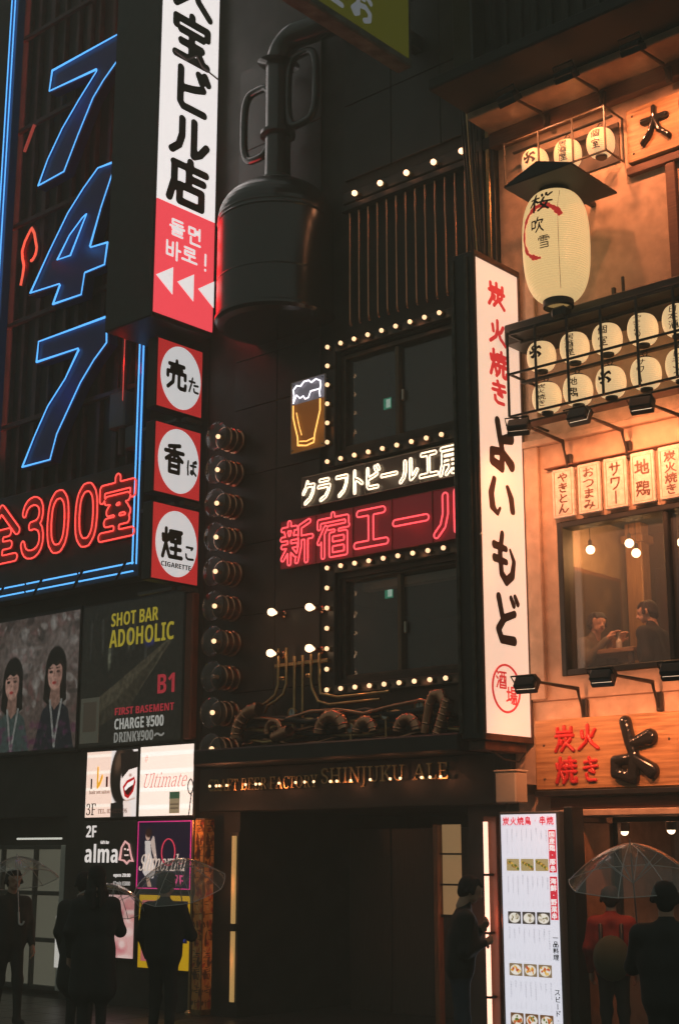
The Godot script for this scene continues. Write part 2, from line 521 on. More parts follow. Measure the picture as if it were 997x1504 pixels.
# ---------------------------------------------------------------- characters
func glyph(ch: String, width := 10.0, n := 44, merge := true) -> Dictionary:
	var key := "%s %.1f %d %s" % [ch, width, n, merge]
	if glyphs.has(key):
		return glyphs[key]
	var lo := -0.12
	var cell := 1.24 / n
	var side := n + 1
	var f := PackedFloat32Array()
	f.resize(side * side)
	f.fill(1.0)
	for stroke in STROKES[ch].split("/"):
		var pts := []
		for w in stroke.split(" "):
			var v: PackedStringArray = w.split(",")
			pts.append(Vector3(float(v[0]) / 100.0, 1.0 - float(v[1]) / 100.0, (float(v[2]) if v.size() > 2 else 1.0) * width / 200.0))
		for i in pts.size() - 1:
			var a := Vector2(pts[i].x, pts[i].y)
			var b := Vector2(pts[i + 1].x, pts[i + 1].y)
			var ra: float = pts[i].z
			var rb: float = pts[i + 1].z
			var reach := maxf(ra, rb) + 2.0 * cell
			var e := b - a
			var l2 := maxf(e.length_squared(), 1e-9)
			var x0 := clampi(int((minf(a.x, b.x) - reach - lo) / cell), 0, n)
			var x1 := clampi(int((maxf(a.x, b.x) + reach - lo) / cell) + 1, 0, n)
			var y0 := clampi(int((minf(a.y, b.y) - reach - lo) / cell), 0, n)
			var y1 := clampi(int((maxf(a.y, b.y) + reach - lo) / cell) + 1, 0, n)
			for y in range(y0, y1 + 1):
				for x in range(x0, x1 + 1):
					var p := Vector2(lo + x * cell, lo + y * cell)
					var t := clampf((p - a).dot(e) / l2, 0.0, 1.0)
					var d := p.distance_to(a + e * t) - lerpf(ra, rb, t)
					if d < f[y * side + x]:
						f[y * side + x] = d
	var deep := PackedFloat32Array()
	var fill := PackedVector2Array()
	var rim := PackedVector2Array()
	for y in n:
		var run := -1
		for x in n + 1:
			var v := [1.0, 1.0, 1.0, 1.0]
			if x < n:
				v = [f[y * side + x], f[y * side + x + 1], f[(y + 1) * side + x + 1], f[(y + 1) * side + x]]
			var inside := 0
			for k in 4:
				inside += int(v[k] < 0.0)
			if inside == 4 and run < 0:
				run = x
			if run >= 0 and (inside < 4 or not merge):
				var e := x if inside < 4 else x + 1
				var a := Vector2(lo + run * cell, lo + y * cell)
				var c := Vector2(lo + e * cell, lo + (y + 1) * cell)
				fill.append_array([a, Vector2(c.x, a.y), c, a, c, Vector2(a.x, c.y)])
				var i0 := y * side + run
				var i1 := y * side + e
				deep.append_array([f[i0], f[i1], f[i1 + side], f[i0], f[i1 + side], f[i0 + side]])
				run = -1
			if inside == 0 or inside == 4:
				continue
			var cs := [Vector2(x, y), Vector2(x + 1, y), Vector2(x + 1, y + 1), Vector2(x, y + 1)]
			var poly := []
			var low := []
			var outs := []
			var ins := []
			for k in 4:
				var l := (k + 1) % 4
				if v[k] < 0.0:
					poly.append(cs[k])
					low.append(v[k])
				if (v[k] < 0.0) != (v[l] < 0.0):
					var va: float = clampf(v[k], -2.0 * cell, 2.0 * cell)
					var vb: float = clampf(v[l], -2.0 * cell, 2.0 * cell)
					var q: Vector2 = cs[k].lerp(cs[l], va / (va - vb))
					poly.append(q)
					low.append(0.0)
					if v[k] < 0.0:
						outs.append([k, q])
					else:
						ins.append([k, q])
			for k in poly.size():
				poly[k] = Vector2(lo, lo) + poly[k] * cell
			for k in range(1, poly.size() - 1):
				fill.append_array([poly[0], poly[k], poly[k + 1]])
				deep.append_array([low[0], low[k], low[k + 1]])
			for q in outs:
				var best = ins[0]
				for w in ins:
					if (w[0] - q[0] + 4) % 4 < (best[0] - q[0] + 4) % 4:
						best = w
				rim.append_array([Vector2(lo, lo) + q[1] * cell, Vector2(lo, lo) + best[1] * cell])
	glyphs[key] = {"fill": fill, "rim": rim, "deep": deep}
	return glyphs[key]


# characters one under another or side by side, each a part of its own
func letters(parent: Node3D, word: String, at: Vector3, ux: Vector3, uy: Vector3, step: Vector3, m: Material, width := 11.0, depth := 0.004, called := "character") -> void:
	for i in word.length():
		part(parent, called, shape().glyph(glyph(word[i], width), at + step * i, ux, uy, depth), m)


func text(parent: Node3D, called: String, words: String, font: Font, at: Vector3, ux: Vector3, uy: Vector3, m: Material, depth := 0.004) -> MeshInstance3D:
	# the words fitted into the box that ux and uy span from its lower left corner
	var t := TextMesh.new()
	t.text = words
	t.font = font
	t.font_size = 48
	t.pixel_size = 0.01
	t.depth = 0.02
	t.curve_step = 2.0
	t.horizontal_alignment = HORIZONTAL_ALIGNMENT_LEFT
	var b := t.get_aabb()
	var n := ux.cross(uy).normalized()
	var o := MeshInstance3D.new()
	o.name = called
	o.mesh = t
	o.material_override = m
	var ba := Basis(ux / maxf(b.size.x, 1e-4), uy / maxf(b.size.y, 1e-4), n * depth / 0.02)
	o.transform = Transform3D(ba, at - org - ba * Vector3(b.position.x, b.position.y, -0.01))
	parent.add_child(o, true)
	return o


func print_sheet(parent: Node3D, called: String, im: Image, at: Vector3, ux: Vector3, uy: Vector3, glowing: float) -> MeshInstance3D:
	# a printed sheet: the image across the parallelogram from the lower left corner
	var n := ux.cross(uy).normalized()
	var st := SurfaceTool.new()
	st.begin(Mesh.PRIMITIVE_TRIANGLES)
	var c := [at - org, at - org + ux, at - org + ux + uy, at - org + uy]
	var uv := [Vector2(0, 1), Vector2(1, 1), Vector2(1, 0), Vector2(0, 0)]
	for k in [0, 2, 1, 0, 3, 2]:
		st.set_normal(n)
		st.set_uv(uv[k])
		st.add_vertex(c[k])
	im.generate_mipmaps()
	var t := ImageTexture.create_from_image(im)
	var m := StandardMaterial3D.new()
	m.albedo_texture = t
	m.roughness = 0.4
	if glowing > 0.0:
		m.emission_enabled = true
		m.emission = Color.BLACK
		m.emission_texture = t
		m.emission_energy_multiplier = glowing
	return part(parent, called, st.commit(), m)


# ---------------------------------------------------------------- painting prints
func oval(im: Image, cx: float, cy: float, rx: float, ry: float, col: Color, soft := 0.08, turn := 0.0) -> void:
	var r := maxf(rx, ry) * (1.0 + soft)
	var cs := cos(turn)
	var sn := sin(turn)
	for y in range(maxi(0, int(cy - r)), mini(im.get_height(), int(cy + r) + 2)):
		for x in range(maxi(0, int(cx - r)), mini(im.get_width(), int(cx + r) + 2)):
			var dx := x - cx
			var dy := y - cy
			var d := Vector2((dx * cs + dy * sn) / rx, (-dx * sn + dy * cs) / ry).length()
			var a := clampf((1.0 + soft - d) / (2.0 * soft), 0.0, 1.0) * col.a
			if a > 0.0:
				im.set_pixel(x, y, im.get_pixel(x, y).lerp(Color(col, 1.0), a))


func area(im: Image, pts: Array, col: Color) -> void:
	var poly := PackedVector2Array(pts)
	var lo: Vector2 = pts[0]
	var hi: Vector2 = pts[0]
	for p in pts:
		lo = lo.min(p)
		hi = hi.max(p)
	for y in range(maxi(0, int(lo.y)), mini(im.get_height(), int(hi.y) + 2)):
		for x in range(maxi(0, int(lo.x)), mini(im.get_width(), int(hi.x) + 2)):
			if Geometry2D.is_point_in_polygon(Vector2(x + 0.5, y + 0.5), poly):
				im.set_pixel(x, y, im.get_pixel(x, y).lerp(Color(col, 1.0), col.a))


func line(im: Image, a: Vector2, b: Vector2, w: float, col: Color) -> void:
	var d := (b - a).normalized()
	var n := Vector2(-d.y, d.x) * w / 2.0
	area(im, [a + n, b + n, b - n, a - n], col)


func speckle(im: Image, id: int, freq: float, amount: float) -> void:
	var n := FastNoiseLite.new()
	n.seed = id
	n.frequency = freq
	n.fractal_octaves = 3
	for y in im.get_height():
		for x in im.get_width():
			var c := im.get_pixel(x, y)
			var v := 1.0 + amount * n.get_noise_2d(x, y)
			im.set_pixel(x, y, Color(c.r * v, c.g * v, c.b * v))


func blank(w: int, h: int, c: Color) -> Image:
	var im := Image.create(w, h, false, Image.FORMAT_RGB8)
	im.fill(c)
	return im


# ---------------------------------------------------------------- people
# bones: [from, to, radius, radius, colour]; joined by a smooth minimum and meshed as surface nets
func flesh(out: Dictionary, bones: Array, cell: float, k: float) -> void:
	var lo := Vector3.ONE * 1e9
	var hi := -lo
	for b in bones:
		var r := maxf(b[2], b[3]) + 3.0 * cell
		lo = lo.min(b[0] - Vector3.ONE * r).min(b[1] - Vector3.ONE * r)
		hi = hi.max(b[0] + Vector3.ONE * r).max(b[1] + Vector3.ONE * r)
	var nx := int((hi.x - lo.x) / cell) + 2
	var ny := int((hi.y - lo.y) / cell) + 2
	var nz := int((hi.z - lo.z) / cell) + 2
	var f := PackedFloat32Array()
	f.resize(nx * ny * nz)
	f.fill(1.0)
	var near := PackedFloat32Array()
	near.resize(f.size())
	near.fill(9.0)
	var who := PackedInt32Array()
	who.resize(f.size())
	for bi in bones.size():
		var b: Array = bones[bi]
		var a: Vector3 = b[0]
		var e: Vector3 = b[1] - a
		var l2 := maxf(e.length_squared(), 1e-8)
		var ra: float = b[2]
		var rb: float = b[3]
		var reach := maxf(ra, rb) + k + 2.0 * cell
		var p0: Vector3 = (a.min(b[1]) - Vector3.ONE * reach - lo) / cell
		var p1: Vector3 = (a.max(b[1]) + Vector3.ONE * reach - lo) / cell
		for z in range(maxi(0, int(p0.z)), mini(nz, int(p1.z) + 1)):
			for y in range(maxi(0, int(p0.y)), mini(ny, int(p1.y) + 1)):
				var i := (z * ny + y) * nx
				for x in range(maxi(0, int(p0.x)), mini(nx, int(p1.x) + 1)):
					var p := lo + Vector3(x, y, z) * cell
					var t := clampf((p - a).dot(e) / l2, 0.0, 1.0)
					var d := p.distance_to(a + e * t) - lerpf(ra, rb, t)
					if d < near[i + x]:
						near[i + x] = d
						who[i + x] = bi
					var old := f[i + x]
					var h := maxf(k - absf(old - d), 0.0)
					f[i + x] = minf(old, d) - h * h / (4.0 * k)
	var ids := {}
	var verts: PackedVector3Array = out.v
	var cols: PackedColorArray = out.c
	var idx: PackedInt32Array = out.i
	var st := [0, 1, nx, nx + 1, nx * ny, nx * ny + 1, nx * ny + nx, nx * ny + nx + 1]
	var edges := [[0, 1], [2, 3], [4, 5], [6, 7], [0, 2], [1, 3], [4, 6], [5, 7], [0, 4], [1, 5], [2, 6], [3, 7]]
	var band := 2.0 * cell
	for z in nz - 1:
		for y in ny - 1:
			for x in nx - 1:
				var i := (z * ny + y) * nx + x
				if absf(f[i]) > band:
					continue
				var mask := 0
				for q in 8:
					if f[i + st[q]] < 0.0:
						mask |= 1 << q
				if mask == 0 or mask == 255:
					continue
				var p := Vector3.ZERO
				var m := 0
				for ed in edges:
					var v0 := f[i + st[ed[0]]]
					var v1 := f[i + st[ed[1]]]
					if (v0 < 0.0) == (v1 < 0.0):
						continue
					var t := v0 / (v0 - v1)
					var a := Vector3(ed[0] & 1, (ed[0] >> 1) & 1, ed[0] >> 2)
					var b := Vector3(ed[1] & 1, (ed[1] >> 1) & 1, ed[1] >> 2)
					p += a.lerp(b, t)
					m += 1
				ids[i] = verts.size()
				verts.append(lo + (Vector3(x, y, z) + p / m) * cell)
				cols.append(bones[who[i]][4])
	for i in ids:
		# one quad round each crossed edge that starts at this cell's first corner
		for ax in 3:
			var s: int = [1, nx, nx * ny][ax]
			if (f[i] < 0.0) == (f[i + s] < 0.0):
				continue
			var u: int = [nx, nx * ny, 1][ax]
			var w: int = [nx * ny, 1, nx][ax]
			if not (ids.has(i - u) and ids.has(i - w) and ids.has(i - u - w)):
				continue
			var q := [ids[i], ids[i - u], ids[i - u - w], ids[i - w]]
			if f[i] < 0.0:
				q = [q[0], q[3], q[2], q[1]]
			idx.append_array([q[0], q[1], q[2], q[0], q[2], q[3]])
	out.v = verts
	out.c = cols
	out.i = idx


func skin_mesh(out: Dictionary) -> ArrayMesh:
	var nor := PackedVector3Array()
	nor.resize(out.v.size())
	var v: PackedVector3Array = out.v
	var idx: PackedInt32Array = out.i
	for t in range(0, idx.size(), 3):
		var n := (v[idx[t + 2]] - v[idx[t]]).cross(v[idx[t + 1]] - v[idx[t]])
		for q in 3:
			nor[idx[t + q]] += n
	for q in nor.size():
		nor[q] = nor[q].normalized() if nor[q].length() > 1e-12 else Vector3.UP
	var a := []
	a.resize(Mesh.ARRAY_MAX)
	a[Mesh.ARRAY_VERTEX] = v
	a[Mesh.ARRAY_NORMAL] = nor
	a[Mesh.ARRAY_COLOR] = out.c
	a[Mesh.ARRAY_INDEX] = idx
	var m := ArrayMesh.new()
	m.add_surface_from_arrays(Mesh.PRIMITIVE_TRIANGLES, a)
	return m


func hand_bones(wrist: Vector3, dir: Vector3, palm: Vector3, side: float, curl: float, skin: Color) -> Array:
	# dir points from the wrist to the knuckles, palm out of the palm; side is +1 or -1 for the thumb's side
	var across := dir.cross(palm).normalized() * side
	var b := [[wrist, wrist + dir * 0.075, 0.026, 0.03, skin], [wrist + across * 0.016, wrist + dir * 0.08 + across * 0.022, 0.018, 0.016, skin], [wrist - across * 0.014, wrist + dir * 0.075 - across * 0.026, 0.018, 0.016, skin]]
	var lens := [0.078, 0.088, 0.082, 0.064]
	for q in 4:
		var at: Vector3 = wrist + dir * 0.085 + across * (0.03 - 0.02 * q)
		var d := dir
		for j in 3:
			d = (d * cos(curl) + palm * sin(curl)).normalized() if j > 0 else (dir + palm * curl * 0.5).normalized()
			var to: Vector3 = at + d * lens[q] * [0.45, 0.32, 0.23][j]
			b.append([at, to, 0.0095 - 0.0008 * j, 0.0088 - 0.0008 * j, skin])
			at = to
	var t0: Vector3 = wrist + dir * 0.025 + across * 0.03
	var t1: Vector3 = t0 + (dir * 0.6 + across * 0.7 + palm * 0.35).normalized() * 0.042
	b.append([t0, t1, 0.013, 0.011, skin])
	b.append([t1, t1 + (dir + palm * 0.5).normalized() * 0.034, 0.0105, 0.009, skin])
	return b


func head_bones(c: Vector3, f: Vector3, skin: Color, dark: Color, lip: Color) -> Array:
	# c the middle of the head, f where it looks
	var r := f.cross(Vector3.UP).normalized()
	var u := r.cross(f).normalized()
	var b := [
		[c + u * 0.03 - f * 0.022, c + u * 0.03 + f * 0.022, 0.083, 0.08, skin],
		[c - u * 0.02 + f * 0.03, c - u * 0.072 + f * 0.05, 0.062, 0.034, skin],
		[c - u * 0.05 + f * 0.045 - r * 0.02, c - u * 0.05 + f * 0.045 + r * 0.02, 0.04, 0.04, skin],
		[c + u * 0.008 + f * 0.098, c - u * 0.026 + f * 0.112, 0.009, 0.014, skin],
		[c - u * 0.028 + f * 0.1 - r * 0.012, c - u * 0.028 + f * 0.1 + r * 0.012, 0.009, 0.009, skin],
		[c - u * 0.054 + f * 0.09 - r * 0.018, c - u * 0.054 + f * 0.09 + r * 0.018, 0.0085, 0.0085, lip],
		[c - u * 0.035 - f * 0.02, c - u * 0.16 - f * 0.03, 0.052, 0.056, skin],
	]
	for s in [-1.0, 1.0]:
		b.append([c + u * 0.018 + f * 0.084 + r * 0.022 * s, c + u * 0.016 + f * 0.08 + r * 0.04 * s, 0.008, 0.008, dark])
		b.append([c + u * 0.036 + f * 0.086 + r * 0.016 * s, c + u * 0.038 + f * 0.078 + r * 0.046 * s, 0.008, 0.006, dark])
		b.append([c + u * 0.02 - f * 0.005 + r * 0.083 * s, c - u * 0.02 + r * 0.08 * s, 0.014, 0.01, skin])
	return b


func hair_mesh(c: Vector3, f: Vector3, length: float, id: int, cap := 0.0) -> ArrayMesh:
	var r := f.cross(Vector3.UP).normalized()
	var u := r.cross(f).normalized()
	var dark := Color(0.012, 0.01, 0.008)
	var g := RandomNumberGenerator.new()
	g.seed = id
	var b := [[c + u * 0.045 - f * 0.03, c + u * 0.05 + f * 0.012, 0.09 + cap, 0.078 + cap, dark], [c + u * 0.01 - f * 0.045, c - u * 0.03 - f * 0.05, 0.08, 0.066, dark]]
	for q in 26:
		var an := g.randf_range(-2.0, 2.0)
		var d := (-f * cos(an) + r * sin(an)).normalized()
		var top := c + u * g.randf_range(0.06, 0.1) + d * g.randf_range(0.03, 0.075)
		var drop := g.randf_range(0.05, 0.1) + (length if absf(an) < 1.9 else 0.0)
		b.append([top, c + u * 0.03 + d * 0.1 - u * drop * 0.6, 0.018, 0.014, dark])
		if length > 0.05 and absf(an) < 1.9:
			b.append([c + u * 0.03 + d * 0.1 - u * drop * 0.6, c + d * 0.095 - u * drop, 0.022, 0.012, dark])
	for q in 5:
		var s := -0.05 + 0.025 * q
		b.append([c + u * 0.11 + f * 0.03 + r * s, c + u * g.randf_range(0.055, 0.075) + f * 0.088 + r * s * 1.2, 0.016, 0.01, dark])
	var out := {"v": PackedVector3Array(), "c": PackedColorArray(), "i": PackedInt32Array()}
	flesh(out, b, 0.011, 0.015)
	return skin_mesh(out)


# joints are given in the person's own axes: y up, the person looks along +z, right hand at -x
func person(label: String, at: Vector3, yaw: float, p: Dictionary) -> Node3D:
	var t := thing("person", label, "person", at)
	t.rotation.y = yaw
	var coat: Color = p.get("coat", Color(0.014, 0.014, 0.015))
	var legs: Color = p.get("trousers", Color(0.012, 0.012, 0.014))
	var skin: Color = p.get("skin", Color(0.5, 0.3, 0.21))
	var sh := Color(0.015, 0.014, 0.013)
	var lean: float = p.get("lean", 0.0)
	var sit: bool = p.get("sit", false)
	var bulk: float = p.get("bulk", 1.0)
	var hip: float = 0.52 if sit else 0.93
	var V := func(x, y, z): return Vector3(x, y, z)
	var up := func(x, y, z): return Vector3(x, hip + (y - 0.93) * cos(lean) - z * sin(lean), z * cos(lean) + (y - 0.93) * sin(lean))
	var b := []
	for s in [-1.0, 1.0]:
		b.append([up.call(0.075 * s, 0.95, 0), up.call(0.085 * s, 1.2, 0.005), 0.118 * bulk, 0.118 * bulk, coat])
		b.append([up.call(0.085 * s, 1.2, 0.005), up.call(0.09 * s, 1.33, 0), 0.118 * bulk, 0.108 * bulk, coat])
		b.append([up.call(0.05 * s, 1.4, -0.01), up.call(0.165 * s * bulk, 1.385, -0.005), 0.075, 0.07, coat])
		var knee: Vector3 = V.call(0.1 * s, 0.5, 0.42) if sit else V.call(0.09 * s, 0.5, 0.02)
		var ankle: Vector3 = V.call(0.11 * s, 0.09, 0.38) if sit else V.call(0.095 * s, 0.09, -0.02)
		if p.get("step", 0.0) > 0.0:
			knee.z += s * p.step * 0.5
			ankle.z += s * p.step
		b.append([V.call(0.08 * s, hip, 0), knee, 0.092, 0.062, legs])
		b.append([knee, ankle, 0.06, 0.046, legs])
		b.append([ankle + Vector3(0, -0.045, -0.03), ankle + Vector3(0.012 * s, -0.053, 0.15), 0.042, 0.035, sh])
	if p.get("long", 0.0) > 0.0:
		for s in [-1.0, 1.0]:
			b.append([up.call(0.08 * s, 0.95, 0), V.call(0.1 * s, hip - p.long, 0.0), 0.13 * bulk, 0.14 * bulk, coat])
	b.append([up.call(0, 1.42, -0.015), up.call(0, 1.5, 0.0), 0.07, 0.055, coat])
	var hands := []
	for s in [-1.0, 1.0]:
		var sp: Vector3 = up.call(0.175 * s * bulk, 1.38, -0.005)
		var pose: Array = p.get("right" if s < 0 else "left", [Vector3(0.25 * s, hip + 0.2, -0.03), Vector3(0.24 * s, hip - 0.03, 0.1)])
		b.append([sp, pose[0], 0.068 * bulk, 0.054, coat])
		b.append([pose[0], pose[1], 0.052, 0.04, coat])
		var d: Vector3 = (pose[1] - pose[0]).normalized()
		var palm: Vector3 = pose[2] if pose.size() > 2 else Vector3(-s, 0, 0)
		palm = (palm - d * palm.dot(d)).normalized()
		hands.append(hand_bones(pose[1] + d * 0.02, d, palm, 1.0 if d.cross(palm).dot(Vector3(0, 0, 1)) > 0 else -1.0, p.get("curl", 0.45), skin))
	var look: Vector3 = p.get("look", Vector3(0, 0, 1)).normalized()
	var hc: Vector3 = up.call(0, 1.635, 0.03)
	var out := {"v": PackedVector3Array(), "c": PackedColorArray(), "i": PackedInt32Array()}
	flesh(out, b, 0.017, 0.05)
	flesh(out, head_bones(hc, look, skin, Color(0.03, 0.02, 0.015), Color(0.42, 0.18, 0.14)), 0.0065, 0.016)
	for h in hands:
		flesh(out, h, 0.0055, 0.008)
	var m := StandardMaterial3D.new()
	m.vertex_color_use_as_albedo = true
	m.roughness = 0.75
	part(t, "body", skin_mesh(out), m)
	part(t, "hair", hair_mesh(hc, look, p.get("hair", 0.0), int(at.x * 100.0) + 7), m)
	return t


func umbrella(label: String, grip: Vector3, top: Vector3, radius: float, film: Material) -> Node3D:
	var t := thing("umbrella", label, "umbrella", grip)
	var ax := (top - grip).normalized()
	var u := ax.cross(Vector3(0.3, 0, 1)).normalized()
	var w := ax.cross(u)
	part(t, "shaft", shape().tube([grip + ax * 0.1, top + ax * 0.03], 0.006, 8), mat(0.5, 0.5, 0.5, 0.3, 1.0))
	var hook := [grip + ax * 0.12]
	for q in 9:
		var g := PI * q / 8.0
		hook.append(grip - ax * 0.035 * sin(g) + u * 0.035 * (1.0 - cos(g)))
	part(t, "handle", shape().tube(hook, 0.012, 8), mat(0.6, 0.6, 0.58, 0.3))
	var dome := func(rr: float, an: float) -> Vector3:
		var sag := 1.0 - 0.045 * rr * absf(sin(an * 4.0))
		return top + (u * cos(an) + w * sin(an)) * radius * rr * sag - ax * radius * (0.16 * rr + 0.42 * rr * rr)
	var cover := shape()
	for q in 64:
		for j in 10:
			var r0 := j / 10.0
			var r1 := (j + 1) / 10.0
			var a0 := TAU * q / 64.0
			var a1 := TAU * (q + 1) / 64.0
			var p := [dome.call(r0, a0), dome.call(r1, a0), dome.call(r1, a1), dome.call(r0, a1)]
			var n: Vector3 = (p[1] - p[0]).cross(p[2] - p[0]).normalized()
			if n.dot(ax) < 0.0:
				n = -n
			if j > 0:
				cover.tri(p[0], p[2], p[3], n, n, n)
			cover.tri(p[0], p[1], p[2], n, n, n)
	part(t, "canopy", cover, film)
	var hem := []
	for q in 64:
		hem.append(dome.call(1.0, TAU * q / 64.0))
	part(t, "hem", shape().tube(hem, 0.004, 5, true), mat(0.55, 0.55, 0.52, 0.5))
	for q in 8:
		var rib := []
		for j in 9:
			rib.append(dome.call(j / 8.0, TAU * q / 8.0) - ax * 0.006)
		part(t, "rib", shape().tube(rib, 0.0035, 5), mat(0.6, 0.6, 0.58, 0.35, 0.6))
		part(t, "stretcher", shape().tube([grip + ax * ((top - grip).length() - radius * 0.62), rib[4]], 0.003, 5), mat(0.6, 0.6, 0.58, 0.35, 0.6))
	return t


# ---------------------------------------------------------------- the place
const X := Vector3(1, 0, 0)
const Y := Vector3(0, 1, 0)
const Z := Vector3(0, 0, 1)

const WARM := Color(1.0, 0.61, 0.41)

var black: StandardMaterial3D
var dull: StandardMaterial3D
var copper: StandardMaterial3D
var brass: StandardMaterial3D
var bulb_glow: StandardMaterial3D
var clear: StandardMaterial3D


func _ready() -> void:
	rng.seed = 11
	# camera
	var cam := Camera3D.new()
	cam.name = "camera"
	cam.fov = 39.6
	cam.far = 400.0
	add_child(cam)
	cam.position = Vector3(0, 2.0, 13.0)
	cam.rotation_degrees = Vector3(13.45, 41.5, 0)
	cam.current = true
	# night sky over a lit city
	var we := WorldEnvironment.new()
	we.name = "environment"
	var env := Environment.new()
	env.background_mode = Environment.BG_SKY
	var sm := ProceduralSkyMaterial.new()
	sm.sky_top_color = Color(0.355, 0.385, 0.37)
	sm.sky_horizon_color = Color(0.395, 0.425, 0.40)
	sm.ground_bottom_color = Color(0.2, 0.21, 0.2)
	sm.ground_horizon_color = Color(0.3, 0.32, 0.3)
	sm.sun_angle_max = 0.0
	env.sky = Sky.new()
	env.sky.sky_material = sm
	env.background_energy_multiplier = 1.55
	env.tonemap_mode = Environment.TONE_MAPPER_LINEAR
	env.tonemap_exposure = 1.0
	# rain-damp air
	env.fog_enabled = true
	env.fog_density = 0.011
	env.fog_light_color = Color(0.9, 0.9, 0.82)
	env.sdfgi_enabled = true
	env.ssao_enabled = true
	env.ssil_enabled = true
	we.environment = env
	add_child(we)
	# big lit signs and flood lamps
	panel_light(Vector3(-13.73, 12.3, 0.66), X, Vector2(1.0, 3.2), Color(1, 0.95, 0.92), 0.9)
	panel_light(Vector3(-13.73, 9.9, 0.66), X, Vector2(1.0, 1.5), Color(1, 0.1, 0.12), 1.7)
	panel_light(Vector3(-8.67, 5.85, 0.45), X, Vector2(0.85, 5.2), Color(1, 0.78, 0.6), 0.7)
	panel_light(Vector3(-8.45, 1.3, 0.7), Z, Vector2(0.66, 2.0), Color(0.95, 0.95, 1.0), 0.25)

	sans = SystemFont.new()
	sans.font_names = PackedStringArray(["Droid Sans"])
	sans.font_weight = 700
	serif = SystemFont.new()
	serif.font_names = PackedStringArray(["Droid Serif"])
	tex.plaster = noise_texture(3, 0.02, Color(0.80, 0.79, 0.78), Color(1, 1, 1), 6)
	tex.grime = noise_texture(8, 0.012, Color(0.45, 0.45, 0.45), Color(1, 1, 1), 6)
	tex.wood = noise_texture(5, 0.02, Color(0.62, 0.55, 0.48), Color(1, 1, 1), 5, Vector2(0.5, 9.0))
	tex.boards = noise_texture(6, 0.02, Color(0.6, 0.55, 0.5), Color(1, 1, 1), 5, Vector2(9.0, 0.5))
	tex.asphalt = noise_texture(9, 0.25, Color(0.5, 0.5, 0.5), Color(1, 1, 1), 3)
	black = rough_mat("black_metal", 0.022, 0.022, 0.02, 0.45, "grime", 1.3)
	dull = rough_mat("dark_wall", 0.042, 0.042, 0.038, 0.65, "grime", 0.6, 0.4)
	copper = rough_mat("copper", 0.8, 0.38, 0.22, 0.2, "plaster", 2.0, 0.0, 1.0)
	brass = rough_mat("brass", 0.8, 0.52, 0.24, 0.3, "plaster", 2.0, 0.0, 1.0)
	bulb_glow = glow(1.0, 0.6, 0.33, 1.75)
	clear = pane_mat(0.5, 0.5, 0.5, 0.06)
	ground()
	karaoke_block()
	number_sign()
	tower_sign()
	tobacco_signs()
	bar_boards()
	left_street()
	beer_hall()
	kettle()
	marquees()
	beer_neons()
	pipework()
	beer_entrance()
	grill_house()
	upstairs_room()
	grill_signs()
	lantern_things()
	flood_lamps()
	grill_door()
	overhead()
	crowd()


func ground() -> void:
	org = Vector3.ZERO
	var wet := rough_mat("wet_asphalt", 0.05, 0.05, 0.05, 0.3, "asphalt", 0.8, 0.5)
	structure("street", shape().quad_out(Vector3(-150, 0, 3.2), Vector3(150, 0, 3.2), Vector3(150, 0, 160), Vector3(-150, 0, 160)), wet)
	var slabs := part(self, numbered("pavement"), shape().box(Vector3(-150, -0.3, -20), Vector3(150, 0.012, 3.2)), rough_mat("joint", 0.05, 0.05, 0.05, 0.6, "asphalt", 1.0))
	slabs.set_meta("kind", "structure")
	# paving slabs in front of the shops
	var variants := []
	for k in 3:
		variants.append(rough_mat("slab", 0.045 + 0.01 * k, 0.045 + 0.01 * k, 0.042 + 0.01 * k, 0.32, "asphalt", 1.1, 0.3))
	var s := Shape.new().box(Vector3(-0.293, 0, -0.293), Vector3(0.293, 0.02, 0.293), 0.006).done()
	for i in 20:
		for j in 5:
			part(slabs, "slab", s, variants[(i * 7 + j * 5) % 3], Vector3(-19.7 + i * 0.6, 0.012, 0.45 + j * 0.6))
	var kerb := shape().box(Vector3(-60, -0.2, 3.2), Vector3(30, 0.1, 3.36), 0.015)
	structure("kerb", kerb, mat(0.2, 0.2, 0.19, 0.6))


# ---------------------------------------------------------------- left block
func karaoke_block() -> void:
	var t := thing("karaoke_building", "dark block behind the blue neon numbers and bar boards", "building", Vector3(-17, 0, -3))
	part(t, "wall", shape().box(Vector3(-26, 2.5, -6), Vector3(-13.95, 20, 0)).box(Vector3(-26, 0, -6), Vector3(-19.2, 2.5, 0)).box(Vector3(-16.7, 0, -6), Vector3(-13.95, 2.5, 0)), dull)
	# ribs and ledges of the wall behind the neon numbers
	var rust := rough_mat("red_brown_rib", 0.16, 0.07, 0.06, 0.55, "grime", 1.2)
	for i in 11:
		var x := -18.6 + i * 0.33 + 0.04 * sin(i * 5.0)
		part(t, "rib", shape().box(Vector3(x, 7.45, 0.0), Vector3(x + 0.05 + 0.03 * (i % 3), 17.5, 0.09), 0.008), rust)
	for i in 5:
		part(t, "ledge", shape().box(Vector3(-18.7, 8.6 + i * 1.75, 0.09), Vector3(-15.1, 8.68 + i * 1.75, 0.16), 0.01), rust)
	part(t, "pipe", shape().tube([Vector3(-15.55, 7.6, 0.2), Vector3(-15.55, 17, 0.2)], 0.05, 10), rust)
	part(t, "pipe", shape().tube([Vector3(-15.25, 7.6, 0.2), Vector3(-15.25, 17, 0.2)], 0.035, 10), rust)
	part(t, "meter_box", shape().box(Vector3(-15.75, 8.0, 0.09), Vector3(-15.4, 8.55, 0.3), 0.02), mat(0.12, 0.11, 0.09, 0.5))
	part(t, "vent_hood", shape().box(Vector3(-15.42, 7.62, 0.01), Vector3(-15.1, 8.0, 0.28), 0.04), mat(0.05, 0.05, 0.045, 0.5))


